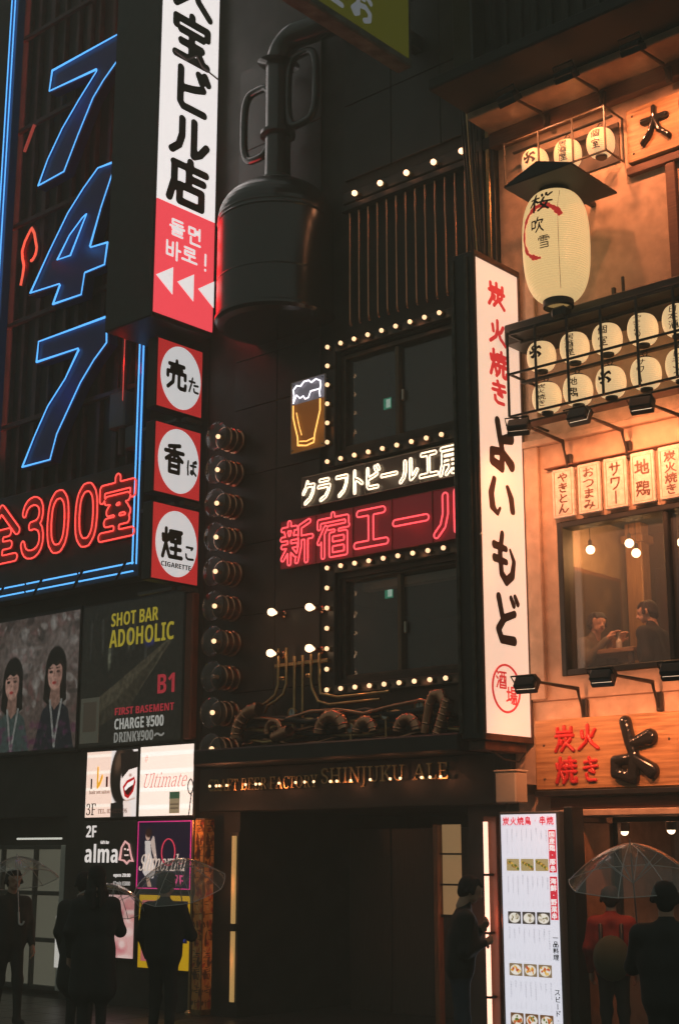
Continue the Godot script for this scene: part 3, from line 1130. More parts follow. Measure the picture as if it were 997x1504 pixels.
func number_sign() -> void:
	var t := thing("neon_number_sign", "tall sign of three blue neon numerals over red neon characters", "neon sign", Vector3(-16.9, 5.7, 0.2))
	var blue := glow(0.11, 0.46, 1.0, 1.5)
	var deep := mat(0.02, 0.03, 0.16, 0.35)
	var red := glow(1.0, 0.1, 0.08, 1.35)
	var reddish := mat(0.22, 0.015, 0.015, 0.4)
	part(t, "board", shape().box(Vector3(-18.85, 5.72, 0.0), Vector3(-14.95, 7.4, 0.3), 0.02), rough_mat("sign_board", 0.03, 0.028, 0.027, 0.5, "grime", 0.8))
	var seven_a := [Vector2(-17.43, 14.47), Vector2(-15.67, 14.45), Vector2(-15.66, 13.99), Vector2(-16.05, 13.73), Vector2(-16.29, 13.52), Vector2(-16.63, 13.00), Vector2(-16.95, 12.47), Vector2(-17.67, 12.44), Vector2(-17.43, 12.87), Vector2(-17.08, 13.30), Vector2(-16.68, 13.66), Vector2(-16.27, 13.99), Vector2(-17.49, 14.07)]
	var four := [Vector2(-15.69, 12.26), Vector2(-16.12, 12.29), Vector2(-16.46, 12.06), Vector2(-16.83, 11.75), Vector2(-17.27, 11.22), Vector2(-17.73, 10.61), Vector2(-16.95, 10.56), Vector2(-17.12, 10.26), Vector2(-16.36, 10.23), Vector2(-16.30, 10.57), Vector2(-15.83, 10.57), Vector2(-15.77, 10.96), Vector2(-16.19, 11.00), Vector2(-15.97, 11.56), Vector2(-15.68, 12.15)]
	var four_eye := [Vector2(-16.34, 11.58), Vector2(-16.45, 11.54), Vector2(-16.75, 11.34), Vector2(-17.03, 11.01), Vector2(-16.70, 10.99)]
	var seven_b := [Vector2(-15.73, 9.76), Vector2(-17.42, 9.77), Vector2(-17.45, 9.39), Vector2(-16.41, 9.37), Vector2(-16.70, 8.99), Vector2(-17.10, 8.64), Vector2(-17.41, 8.20), Vector2(-17.69, 7.74), Vector2(-16.94, 7.73), Vector2(-16.80, 8.12), Vector2(-16.29, 8.81), Vector2(-15.99, 9.10), Vector2(-15.70, 9.31)]
	for f in [seven_a, four, seven_b]:
		var num := part(t, "figure", shape().prism(PackedVector2Array(f), Vector3(0, 0, 0.22), X, Y, 0.16), deep)
		# a raised rim of sheet metal, then the tube just inside it
		var inner: Array = Geometry2D.offset_polygon(PackedVector2Array(f), -0.025)
		for poly in inner:
			var pts := []
			for v in poly:
				pts.append(Vector3(v.x, v.y, 0.41))
			part(num, "neon_tube", shape().tube(pts, 0.0105, 6, true), blue)
		var edge := []
		for v in f:
			edge.append(Vector3(v.x, v.y, 0.385))
		part(num, "rim", shape().tube(edge, 0.012, 4, true), mat(0.05, 0.07, 0.2, 0.4))
	var eye := []
	for v in four_eye:
		eye.append(Vector3(v.x, v.y, 0.405))
	part(t, "neon_tube", shape().tube(eye, 0.0105, 6, true), blue)
	# red characters: a red face with the tube along its outline
	for c in [["全", -18.63, 0.93], ["3", -17.68, 0.66], ["0", -17.08, 0.68], ["0", -16.42, 0.68], ["室", -15.79, 0.80]]:
		var at := Vector3(c[1], 6.32, 0.3)
		var face := part(t, "character", shape().glyph(glyph(c[0], 17.0), at, X * c[2], Y * 0.9, 0.05), reddish)
		part(face, "neon_tube", shape().neon(glyph(c[0], 14.0, 56), at, X * c[2], Y * 0.9, 0.075, 0.0125), red)
	# frame tubes
	for e in [[Vector3(-18.74, 5.9, 0.36), Vector3(-18.74, 17.2, 0.36)], [Vector3(-18.64, 5.9, 0.36), Vector3(-18.64, 17.2, 0.36)], [Vector3(-15.03, 5.9, 0.36), Vector3(-15.03, 9.25, 0.36)], [Vector3(-14.98, 5.9, 0.33), Vector3(-14.98, 9.25, 0.33)]]:
		part(t, "neon_tube", shape().tube(e, 0.012, 6), blue)
	for yy in [5.8, 5.92]:
		for k in 3:
			var xa := -18.7 + k * 1.25
			part(t, "neon_tube", shape().tube([Vector3(xa, yy, 0.36), Vector3(xa + 1.19, yy, 0.36)], 0.012, 6), blue)
	part(t, "side_channel", shape().box(Vector3(-18.8, 5.72, 0.18), Vector3(-18.58, 17.3, 0.33), 0.01), mat(0.04, 0.12, 0.3, 0.4))
	part(t, "side_channel", shape().box(Vector3(-15.06, 7.4, 0.18), Vector3(-14.95, 9.3, 0.32), 0.01), mat(0.04, 0.12, 0.3, 0.4))
	for k in 4:
		var xs := -18.2 + k * 0.95
		part(t, "strut", shape().tube([Vector3(xs, 5.72, 0.38), Vector3(xs + 0.22, 5.96, 0.38)], 0.02, 6), black)
	# red strokes and a note
	part(t, "neon_tube", shape().tube([Vector3(-15.32, 8.34, 0.4), Vector3(-15.32, 9.3, 0.4)], 0.008, 6), glow(1.0, 0.1, 0.08, 0.6))
	part(t, "neon_tube", shape().tube([Vector3(-18.76, 8.2, 0.1), Vector3(-18.76, 17.0, 0.1)], 0.02, 6), glow(1.0, 0.1, 0.08, 8.0))
	part(t, "neon_bar", shape().tube([Vector3(-18.07, 13.22, 0.4), Vector3(-17.83, 13.63, 0.4)], 0.03, 6), glow(0.5, 0.07, 0.05, 0.6))
	var note := []
	for v in [Vector2(-17.96, 10.84), Vector2(-17.92, 11.0), Vector2(-17.90, 11.16), Vector2(-17.95, 11.3), Vector2(-17.97, 11.43), Vector2(-17.91, 11.58), Vector2(-17.81, 11.7), Vector2(-17.73, 11.75), Vector2(-17.67, 11.66), Vector2(-17.62, 11.5), Vector2(-17.58, 11.38), Vector2(-17.6, 11.27), Vector2(-17.66, 11.2), Vector2(-17.72, 11.19)]:
		note.append(Vector3(v.x, v.y, 0.4))
	part(t, "neon_note", shape().tube(note, 0.026, 6), glow(1.0, 0.13, 0.07, 1.1))
	part(t, "neon_backing", shape().tube(note.map(func(p): return p - Z * 0.04), 0.05, 6), mat(0.2, 0.02, 0.02, 0.5))
	# the light of the tubes
	for y in [8.7, 11.2, 13.5]:
		lamp_at(Vector3(-16.6, y, 0.75), Color(0.25, 0.6, 1.0), 0.05, 0.1)
	lamp_at(Vector3(-16.6, 6.75, 0.6), Color(1, 0.15, 0.1), 0.06, 0.1)
	lamp_at(Vector3(-15.32, 8.9, 0.46), Color(1, 0.12, 0.1), 0.05, 0.05)
	lamp_at(Vector3(-17.7, 11.3, 0.5), Color(1, 0.12, 0.08), 0.06, 0.05)
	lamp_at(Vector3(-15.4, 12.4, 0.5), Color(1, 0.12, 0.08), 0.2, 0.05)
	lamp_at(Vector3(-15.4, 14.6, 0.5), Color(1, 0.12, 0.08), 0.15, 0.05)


func tower_sign() -> void:
	var t := thing("blade_sign", "tall white and red blade sign with three white arrows", "sign", Vector3(-14.2, 9.0, 0.6))
	part(t, "housing", shape().box(Vector3(-14.75, 9.0, 0.1), Vector3(-13.775, 16, 1.24), 0.015), black)
	part(t, "bracket", shape().box(Vector3(-14.5, 9.1, 0.0), Vector3(-14.0, 9.2, 0.12)).box(Vector3(-14.5, 14.0, 0.0), Vector3(-14.0, 14.1, 0.12)), black)
	var white := glow(0.86, 0.80, 0.78, 1.18)
	var red := glow(0.85, 0.07, 0.09, 1.15)
	part(t, "white_light_panel", shape().box(Vector3(-13.775, 10.72, 0.13), Vector3(-13.755, 15.9, 1.21)), white)
	part(t, "red_light_panel", shape().box(Vector3(-13.775, 9.07, 0.13), Vector3(-13.755, 10.718, 1.21)), red)
	var ink := mat(0.012, 0.012, 0.012, 0.5)
	var u := -Z
	for c in [["大", 13.82, 0.74], ["宝", 13.0, 0.76], ["ビ", 12.2, 0.72], ["ル", 11.5, 0.66], ["店", 10.78, 0.7]]:
		part(t, "character", shape().glyph(glyph(c[0], 16.5), Vector3(-13.755, c[1], 1.04), u * 0.76, Y * c[2], 0.006), ink)
	var wink := glow(0.9, 0.85, 0.83, 1.0)
	letters(t, "돌면", Vector3(-13.755, 10.24, 0.98), u * 0.29, Y * 0.28, u * 0.33, wink, 12.0, 0.004)
	letters(t, "바로!", Vector3(-13.755, 9.91, 1.04), u * 0.29, Y * 0.28, u * 0.3, wink, 12.0, 0.004)
	for k in 3:
		var z0 := 1.19 - 0.385 * k
		part(t, "arrow", shape().prism(PackedVector2Array([Vector2(0, 0.2), Vector2(0.3, 0.0), Vector2(0.3, 0.4)]), Vector3(-13.755, 9.4 + 0.015 * k, z0), u, Y, 0.005), wink)
	# a dark cable clip that hangs across the face
	part(t, "cable", shape().tube([Vector3(-13.73, 13.05, 1.0), Vector3(-13.69, 12.98, 0.8), Vector3(-13.68, 13.12, 0.62), Vector3(-13.69, 13.0, 0.5), Vector3(-13.72, 12.96, 0.16)], 0.012, 6), mat(0.12, 0.06, 0.06, 0.5))


func tobacco_signs() -> void:
	var big := ["売", "香", "煙"]
	var small := ["た", "ば", "こ"]
	var tops := [8.86, 7.67, 6.55]
	var words := ["uppermost red and white round-face box sign directly below the tall blade sign", "middle red and white round-face box sign in the stack of three", "lowest red and white round-face box sign, CIGARETTE printed at its foot"]
	var u := -Z
	for k in 3:
		var y1: float = tops[k]
		var y0 := y1 - (1.0 if k < 2 else 1.06)
		var t := thing("tobacco_sign", words[k], "sign", Vector3(-14.1, y0, 0.48), "tobacco box signs")
		part(t, "housing", shape().box(Vector3(-14.2, y0, 0.06), Vector3(-14.012, y1, 0.91), 0.012), black)
		part(t, "red_light_panel", shape().box(Vector3(-14.012, y0 + 0.02, 0.08), Vector3(-14.0, y1 - 0.02, 0.89)), glow(0.42, 0.022, 0.022, 1.0))
		var ring := []
		for q in 40:
			ring.append(Vector2(0.37 * cos(TAU * q / 40.0), 0.45 * sin(TAU * q / 40.0)))
		part(t, "white_light_disc", shape().prism(PackedVector2Array(ring), Vector3(-14.0, (y0 + y1) / 2.0, 0.475), u, Y, 0.006), glow(0.6, 0.6, 0.6, 1.0))
		var ink := mat(0.012, 0.012, 0.012, 0.5)
		part(t, "character", shape().glyph(glyph(big[k], 14.0), Vector3(-13.994, y0 + 0.31, 0.75), u * 0.38, Y * 0.42, 0.004), ink)
		part(t, "character", shape().glyph(glyph(small[k], 14.0), Vector3(-13.994, y0 + 0.33, 0.34), u * 0.2, Y * 0.23, 0.004), ink)
		if k == 2:
			text(t, "lettering", "CIGARETTE", sans, Vector3(-13.994, y0 + 0.2, 0.74), u * 0.53, Y * 0.065, ink)
		part(t, "bracket", shape().box(Vector3(-14.16, y0 - 0.06, -0.0), Vector3(-14.06, y0, 0.3)).box(Vector3(-14.9, y0 - 0.05, 0.3), Vector3(-14.2, y0 - 0.01, 0.36)), mat(0.1, 0.1, 0.1, 0.4))


func bar_boards() -> void:
	# poster of two people in patterned robes
	var t := thing("poster_board", "dim poster board of two dark-haired women in robes", "poster", Vector3(-17.45, 3.42, 0.05))
	part(t, "frame", shape().box(Vector3(-18.6, 3.4, 0.0), Vector3(-16.44, 5.52, 0.09), 0.01), black)
	var im := blank(220, 210, Color(0.33, 0.28, 0.26))
	var g := RandomNumberGenerator.new()
	g.seed = 4
	for k in 170:
		var c := [Color(0.46, 0.42, 0.4), Color(0.18, 0.16, 0.15), Color(0.4, 0.28, 0.27), Color(0.56, 0.54, 0.52)][k % 4] as Color
		oval(im, g.randf_range(0, 220), g.randf_range(0, 150), g.randf_range(2, 13), g.randf_range(2, 9), Color(c, 0.6), 0.25, g.randf_range(0, 3))
	for w in [[52.0, 96.0, -1.0], [164.0, 88.0, 1.0]]:
		var cx: float = w[0]
		var cy: float = w[1]
		oval(im, cx + 14, cy - 34, 44, 34, Color(0.55, 0.52, 0.5, 0.4), 0.6)
		area(im, [Vector2(cx - 50, 210), Vector2(cx - 30, cy + 62), Vector2(cx, cy + 42), Vector2(cx + 34, cy + 62), Vector2(cx + 52, 210)], Color(0.1, 0.11, 0.14) if w[2] > 0 else Color(0.22, 0.27, 0.26))
		oval(im, cx, cy - 2, 26, 34, Color(0.05, 0.04, 0.04), 0.06)
		area(im, [Vector2(cx - 26, cy), Vector2(cx + 26, cy), Vector2(cx + 29, cy + 48), Vector2(cx + 16, cy + 54), Vector2(cx - 16, cy + 54), Vector2(cx - 29, cy + 46)], Color(0.06, 0.045, 0.04))
		for e in [-1.0, 1.0]:
			area(im, [Vector2(cx + e * 24, cy - 10), Vector2(cx + e * 17, cy - 12), Vector2(cx + e * 18, cy + 30), Vector2(cx + e * 22, cy + 34)], Color(0.06, 0.05, 0.05))
		area(im, [Vector2(cx - 9, cy + 20), Vector2(cx + 12, cy + 20), Vector2(cx + 14, cy + 52), Vector2(cx, cy + 62), Vector2(cx - 14, cy + 50)], Color(0.5, 0.38, 0.33))
		oval(im, cx - 2, cy + 6, 18.5, 26, Color(0.68, 0.52, 0.46), 0.06)
		area(im, [Vector2(cx - 15, cy - 26), Vector2(cx + 15, cy - 27), Vector2(cx + 20, cy - 2), Vector2(cx + 10, cy - 8), Vector2(cx + 2, cy - 5), Vector2(cx - 8, cy - 9), Vector2(cx - 20, cy - 1)], Color(0.06, 0.05, 0.05))
		for e in [-1.0, 1.0]:
			oval(im, cx - 3 + e * 9, cy + 3, 4.2, 2.0, Color(0.08, 0.05, 0.05), 0.3)
			line(im, Vector2(cx - 3 + e * 9 - 5, cy - 2), Vector2(cx - 3 + e * 9 + 5, cy - 2.5), 1.4, Color(0.14, 0.09, 0.08))
		line(im, Vector2(cx - 3, cy + 4), Vector2(cx - 4.5, cy + 13), 1.2, Color(0.55, 0.4, 0.35))
		oval(im, cx + 9, cy + 9, 8, 17, Color(0.5, 0.36, 0.31, 0.5), 0.6)
		oval(im, cx - 3, cy + 20, 5, 2.2, Color(0.62, 0.2, 0.2), 0.3)
		line(im, Vector2(cx - 12, cy + 46), Vector2(cx + 4, cy + 120), 5, Color(0.5, 0.5, 0.48))
		line(im, Vector2(cx + 18, cy + 46), Vector2(cx + 2, cy + 118), 5, Color(0.5, 0.5, 0.48))
	for k in 40:
		oval(im, g.randf_range(0, 220), g.randf_range(168, 210), g.randf_range(2, 9), g.randf_range(2, 6), Color(0.36, 0.16, 0.28, 0.5), 0.4)
	speckle(im, 2, 0.08, 0.25)
	print_sheet(t, "poster_sign", im, Vector3(-18.52, 3.46, 0.094), X * 2.05, Y * 2.0, 0.55)
	# shot bar board
	t = thing("bar_sign", "dark bar board with yellow lettering and white drink prices", "sign", Vector3(-15.3, 3.45, 0.05))
	part(t, "frame", shape().box(Vector3(-16.42, 3.42, 0.0), Vector3(-14.2, 5.5, 0.09), 0.01), black)
	im = blank(220, 200, Color(0.17, 0.17, 0.15))
	area(im, [Vector2(0, 150), Vector2(60, 124), Vector2(190, 62), Vector2(196, 66), Vector2(110, 150), Vector2(70, 165), Vector2(0, 190)], Color(0.36, 0.33, 0.27))
	area(im, [Vector2(0, 168), Vector2(80, 140), Vector2(190, 66), Vector2(110, 150), Vector2(70, 165), Vector2(0, 190)], Color(0.27, 0.25, 0.2))
	for k in 7:
		var x := 20.0 + k * 24
		line(im, Vector2(x, 20), Vector2(x + g.randf_range(-4, 4), 60 + g.randf_range(0, 26)), 4 + k % 3, Color(0.26, 0.26, 0.24))
	oval(im, 62, 78, 4, 14, Color(0.5, 0.5, 0.42), 0.5)
	oval(im, 105, 52, 3, 13, Color(0.62, 0.6, 0.5), 0.5)
	oval(im, 150, 62, 11, 6, Color(0.2, 0.22, 0.5), 0.5)
	speckle(im, 5, 0.1, 0.35)
	print_sheet(t, "printed_sign", im, Vector3(-16.38, 3.46, 0.094), X * 2.14, Y * 2.0, 0.28)
	var yellow := glow(0.30, 0.24, 0.02, 1.0)
	var pale := glow(0.34, 0.34, 0.31, 1.0)
	var crimson := glow(0.30, 0.02, 0.03, 1.0)
	text(t, "lettering", "SHOT BAR", sans, Vector3(-15.75, 5.12, 0.098), X * 1.0, Y * 0.19, yellow)
	text(t, "lettering", "ADOHOLIC", sans, Vector3(-15.78, 4.82, 0.098), X * 1.36, Y * 0.25, yellow)
	text(t, "lettering", "B1", sans, Vector3(-14.72, 4.1, 0.098), X * 0.34, Y * 0.26, crimson)
	text(t, "lettering", "FIRST BASEMENT", sans, Vector3(-15.6, 3.86, 0.098), X * 1.22, Y * 0.1, crimson)
	text(t, "lettering", "CHARGE ¥500", sans, Vector3(-15.6, 3.66, 0.098), X * 1.02, Y * 0.15, pale)
	text(t, "lettering", "DRINK¥900", sans, Vector3(-15.6, 3.48, 0.098), X * 0.82, Y * 0.14, glow(0.2, 0.2, 0.18, 1.0))
	part(t, "lettering", shape().glyph(glyph("〜", 14.0), Vector3(-14.76, 3.46, 0.098), X * 0.2, Y * 0.18, 0.003), glow(0.2, 0.2, 0.18, 1.0))
	part(t, "notice_card", shape().box(Vector3(-16.36, 3.5, 0.094), Vector3(-15.95, 4.14, 0.1)), mat(0.7, 0.66, 0.56, 0.6))
	part(t, "card_print", shape().box(Vector3(-16.3, 3.66, 0.1), Vector3(-16.01, 4.08, 0.102)), mat(0.55, 0.42, 0.34, 0.6))
	t = thing("corner_post", "red-brown ribbed post beside the shot bar board", "post", Vector3(-14.1, 3.45, 0.1))
	part(t, "shaft", shape().box(Vector3(-14.17, 3.45, 0.0), Vector3(-14.02, 5.42, 0.13), 0.02), rough_mat("red_brown_rib", 0.3, 0.1, 0.05, 0.5, "boards", 1.6))
	# light boxes below
	t = thing("light_box_sign", "hair salon light box with a laughing woman, third floor", "sign", Vector3(-15.6, 2.44, 0.05))
	part(t, "housing", shape().box(Vector3(-16.19, 2.44, 0.0), Vector3(-15.055, 3.4, 0.1), 0.01), black)
	im = blank(150, 126, Color(0.97, 0.84, 0.77))
	for k in 4:
		line(im, Vector2(0, 8 + k * 32), Vector2(150, 8 + k * 32), 5, Color(1, 0.93, 0.87))
	area(im, [Vector2(74, 0), Vector2(150, 0), Vector2(150, 126), Vector2(80, 126), Vector2(78, 90), Vector2(72, 50)], Color(0.9, 0.86, 0.84))
	oval(im, 108, 44, 36, 58, Color(0.07, 0.04, 0.03), 0.05, 0.12)
	oval(im, 96, 20, 12, 24, Color(0.55, 0.4, 0.3, 0.5), 0.5, 0.35)
	oval(im, 126, 56, 24, 40, Color(0.97, 0.9, 0.87), 0.05, 0.16)
	area(im, [Vector2(100, 6), Vector2(150, 4), Vector2(150, 34), Vector2(126, 38), Vector2(106, 54)], Color(0.08, 0.05, 0.04))
	area(im, [Vector2(110, 70), Vector2(122, 58), Vector2(142, 52), Vector2(146, 62), Vector2(140, 80), Vector2(126, 92), Vector2(116, 88)], Color(0.7, 0.07, 0.1))
	area(im, [Vector2(114, 72), Vector2(124, 64), Vector2(141, 58), Vector2(138, 74), Vector2(127, 86), Vector2(119, 83)], Color(0.2, 0.02, 0.03))
	area(im, [Vector2(114, 72), Vector2(124, 63), Vector2(142, 57), Vector2(140, 66), Vector2(126, 72), Vector2(117, 78)], Color(0.98, 0.96, 0.94))
	oval(im, 130, 48, 4, 3, Color(0.75, 0.6, 0.56), 0.4)
	line(im, Vector2(112, 98), Vector2(146, 92), 3, Color(0.8, 0.68, 0.63))
	area(im, [Vector2(76, 100), Vector2(112, 98), Vector2(116, 126), Vector2(76, 126)], Color(0.06, 0.05, 0.05))
	area(im, [Vector2(112, 96), Vector2(134, 100), Vector2(136, 126), Vector2(114, 126)], Color(0.92, 0.84, 0.8))
	print_sheet(t, "printed_light_panel", im, Vector3(-16.165, 2.47, 0.104), X * 1.085, Y * 0.9, 1.15)
	var inkbrown := mat(0.05, 0.02, 0.015, 0.5)
	text(t, "lettering", "3F", serif, Vector3(-16.13, 2.5, 0.107), X * 0.2, Y * 0.16, inkbrown)
	text(t, "lettering", "TEL. 03-6273-96", serif, Vector3(-15.88, 2.52, 0.107), X * 0.62, Y * 0.06, mat(0.35, 0.2, 0.16, 0.5))
	part(t, "lettering", shape().glyph(glyph("レ", 22.0), Vector3(-15.95, 2.86, 0.106), X * 0.15, Y * 0.3, 0.003), glow(0.9, 0.42, 0.03, 1.0))
	part(t, "lettering", shape().box(Vector3(-16.06, 2.86, 0.106), Vector3(-16.03, 3.0, 0.109)), mat(0.2, 0.1, 0.06))
	part(t, "lettering", shape().box(Vector3(-15.73, 2.88, 0.106), Vector3(-15.69, 3.02, 0.109)), mat(0.5, 0.03, 0.03))
	text(t, "lettering", "hair set salon", serif, Vector3(-16.08, 2.79, 0.107), X * 0.44, Y * 0.05, mat(0.4, 0.3, 0.25))
	t = thing("light_box_sign", "white light box with thin pink script, beside the salon one", "sign", Vector3(-14.48, 2.44, 0.05))
	part(t, "housing", shape().box(Vector3(-15.045, 2.44, 0.0), Vector3(-13.93, 3.42, 0.1), 0.01), black)
	im = blank(150, 126, Color(0.98, 0.9, 0.84))
	for k in 4:
		line(im, Vector2(0, 14 + k * 32), Vector2(150, 14 + k * 32), 7, Color(1, 0.96, 0.92))
	area(im, [Vector2(86, 84), Vector2(114, 84), Vector2(114, 122), Vector2(86, 122)], Color(0.5, 0.44, 0.34))
	area(im, [Vector2(86, 84), Vector2(114, 84), Vector2(114, 96), Vector2(86, 96)], Color(0.18, 0.28, 0.2))
	line(im, Vector2(88, 106), Vector2(112, 106), 2, Color(0.3, 0.25, 0.2))
	line(im, Vector2(88, 113), Vector2(112, 113), 2, Color(0.3, 0.25, 0.2))
	for q in 14:
		var a0 := TAU * q / 14.0
		line(im, Vector2(143 + 7 * cos(a0), 76 + 13 * sin(a0)), Vector2(143 + 7 * cos(a0 + 0.46), 76 + 13 * sin(a0 + 0.46)), 2.2, Color(0.05, 0.03, 0.03))
	line(im, Vector2(146, 88), Vector2(140, 126), 2.4, Color(0.05, 0.03, 0.03))
	print_sheet(t, "printed_light_panel", im, Vector3(-15.02, 2.47, 0.104), X * 1.06, Y * 0.92, 1.2)
	var slanted := text(t, "lettering", "Ultimate", serif, Vector3(-14.93, 2.84, 0.107), X * 0.86, Y * 0.2, glow(0.8, 0.4, 0.36, 0.9))
	slanted.transform.basis.y += X * slanted.transform.basis.y.length() * 0.35
	text(t, "lettering", "#", serif, Vector3(-14.92, 3.18, 0.107), X * 0.07, Y * 0.1, glow(0.8, 0.45, 0.4, 0.9))
	# second floor bar box
	t = thing("light_box_sign", "black sign with large white lettering and a small pink ghost mark", "sign", Vector3(-15.6, 1.5, 0.05))
	part(t, "housing", shape().box(Vector3(-16.19, 1.5, 0.0), Vector3(-15.055, 2.42, 0.1), 0.01), mat(0.03, 0.03, 0.03, 0.35))
	var lit := glow(0.78, 0.72, 0.68, 1.0)
	text(t, "lettering", "2F", sans, Vector3(-16.12, 2.2, 0.103), X * 0.22, Y * 0.16, lit)
	text(t, "lettering", "alma", sans, Vector3(-16.13, 1.86, 0.103), X * 0.7, Y * 0.25, lit)
	text(t, "lettering", "Girl's Bar", sans, Vector3(-15.8, 2.11, 0.103), X * 0.18, Y * 0.045, lit)
	text(t, "lettering", "open 20:00", sans, Vector3(-15.5, 1.66, 0.103), X * 0.35, Y * 0.06, lit)
	text(t, "lettering", "60min ¥3000", sans, Vector3(-15.5, 1.56, 0.103), X * 0.35, Y * 0.06, glow(0.4, 0.37, 0.35, 1.0))
	var gh := [Vector3(-15.37, 1.9, 0.115), Vector3(-15.34, 2.06, 0.115), Vector3(-15.27, 2.14, 0.115), Vector3(-15.19, 2.1, 0.115), Vector3(-15.14, 1.96, 0.115), Vector3(-15.1, 1.88, 0.115), Vector3(-15.17, 1.89, 0.115), Vector3(-15.22, 1.85, 0.115), Vector3(-15.28, 1.89, 0.115)]
	part(t, "neon_mark", shape().tube(gh, 0.012, 6, true), glow(0.8, 0.42, 0.4, 1.0))
	part(t, "neon_mark", shape().ball(Vector3(-15.27, 2.04, 0.112), 0.014, 8).ball(Vector3(-15.21, 2.03, 0.112), 0.014, 8).box(Vector3(-15.28, 1.95, 0.106), Vector3(-15.2, 1.97, 0.112)), glow(0.8, 0.6, 0.55, 1.0))
	# bar box with a dancer
	t = thing("light_box_sign", "navy sign with pink rim, a dancer in white and slanted lettering", "sign", Vector3(-14.48, 1.5, 0.05))
	part(t, "housing", shape().box(Vector3(-15.045, 1.5, 0.0), Vector3(-13.93, 2.42, 0.1), 0.01), black)
	im = blank(150, 126, Color(0.08, 0.06, 0.16))
	oval(im, 26, 26, 7, 9, Color(0.85, 0.7, 0.62), 0.1)
	oval(im, 28, 20, 9, 9, Color(0.2, 0.1, 0.08), 0.2)
	area(im, [Vector2(18, 36), Vector2(34, 36), Vector2(38, 62), Vector2(52, 92), Vector2(46, 108), Vector2(26, 108), Vector2(14, 96), Vector2(20, 62)], Color(0.86, 0.82, 0.8))
	area(im, [Vector2(34, 38), Vector2(42, 26), Vector2(46, 30), Vector2(56, 76), Vector2(52, 80), Vector2(40, 56)], Color(0.8, 0.72, 0.68))
	area(im, [Vector2(24, 106), Vector2(34, 106), Vector2(42, 124), Vector2(30, 124)], Color(0.78, 0.62, 0.54))
	print_sheet(t, "printed_light_panel", im, Vector3(-15.0, 1.54, 0.104), X * 1.02, Y * 0.85, 0.75)
	part(t, "neon_rim", shape().tube([Vector3(-15.01, 1.535, 0.112), Vector3(-13.97, 1.535, 0.112), Vector3(-13.97, 2.395, 0.112), Vector3(-15.01, 2.395, 0.112)], 0.006, 6, true), glow(0.75, 0.03, 0.24, 1.0))
	var loop := []
	for q in 24:
		loop.append(Vector3(-14.4 + 0.13 * cos(TAU * q / 24.0), 2.0 + 0.17 * sin(TAU * q / 24.0), 0.112))
	part(t, "neon_ring", shape().tube(loop, 0.008, 6, true), glow(0.6, 0.04, 0.08, 1.0))
	slanted = text(t, "lettering", "Shinoriku", serif, Vector3(-14.95, 1.76, 0.107), X * 0.9, Y * 0.22, glow(0.62, 0.5, 0.42, 1.0))
	slanted.transform.basis.y += X * slanted.transform.basis.y.length() * 0.35
	text(t, "lettering", "7F", sans, Vector3(-14.28, 1.57, 0.107), X * 0.18, Y * 0.14, glow(0.6, 0.06, 0.2, 1.0))
	# posters at head height
	t = thing("poster_board", "yellow-framed lit poster board at head height behind umbrellas", "poster", Vector3(-14.5, 0.5, 0.05))
	im = blank(110, 110, Color(0.95, 0.75, 0.1))
	area(im, [Vector2(6, 8), Vector2(54, 8), Vector2(54, 100), Vector2(6, 100)], Color(0.92, 0.5, 0.5))
	area(im, [Vector2(60, 8), Vector2(104, 8), Vector2(104, 70), Vector2(60, 70)], Color(0.1, 0.06, 0.22))
	for k in 24:
		oval(im, 62 + g.randf() * 40, 12 + g.randf() * 56, 3 + g.randf() * 5, 2 + g.randf() * 5, [Color(0.8, 0.2, 0.4), Color(0.2, 0.3, 0.8), Color(0.9, 0.5, 0.7), Color(0.3, 0.1, 0.3)][k % 4], 0.3)
	for k in 16:
		oval(im, 8 + g.randf() * 44, 12 + g.randf() * 84, 3 + g.randf() * 7, 2 + g.randf() * 7, [Color(0.95, 0.75, 0.75), Color(0.85, 0.3, 0.4), Color(1, 0.9, 0.85)][k % 3], 0.3)
	part(t, "backing", shape().box(Vector3(-14.98, 0.5, 0.0), Vector3(-13.93, 1.47, 0.1), 0.01), black)
	print_sheet(t, "printed_light_panel", im, Vector3(-14.95, 0.53, 0.104), X * 1.0, Y * 0.92, 0.45)
	t = thing("poster_board", "pale pink lit poster panel behind the couple under an umbrella", "poster", Vector3(-15.5, 0.6, 0.05))
	im = blank(90, 90, Color(0.93, 0.72, 0.7))
	for k in 22:
		oval(im, g.randf() * 90, g.randf() * 90, 4 + g.randf() * 12, 3 + g.randf() * 10, [Color(0.98, 0.85, 0.82), Color(0.85, 0.5, 0.52), Color(0.9, 0.62, 0.6)][k % 3], 0.5)
	part(t, "backing", shape().box(Vector3(-16.0, 0.6, 0.0), Vector3(-15.02, 1.47, 0.1), 0.01), black)
	print_sheet(t, "printed_light_panel", im, Vector3(-15.97, 0.63, 0.104), X * 0.92, Y * 0.81, 0.7)


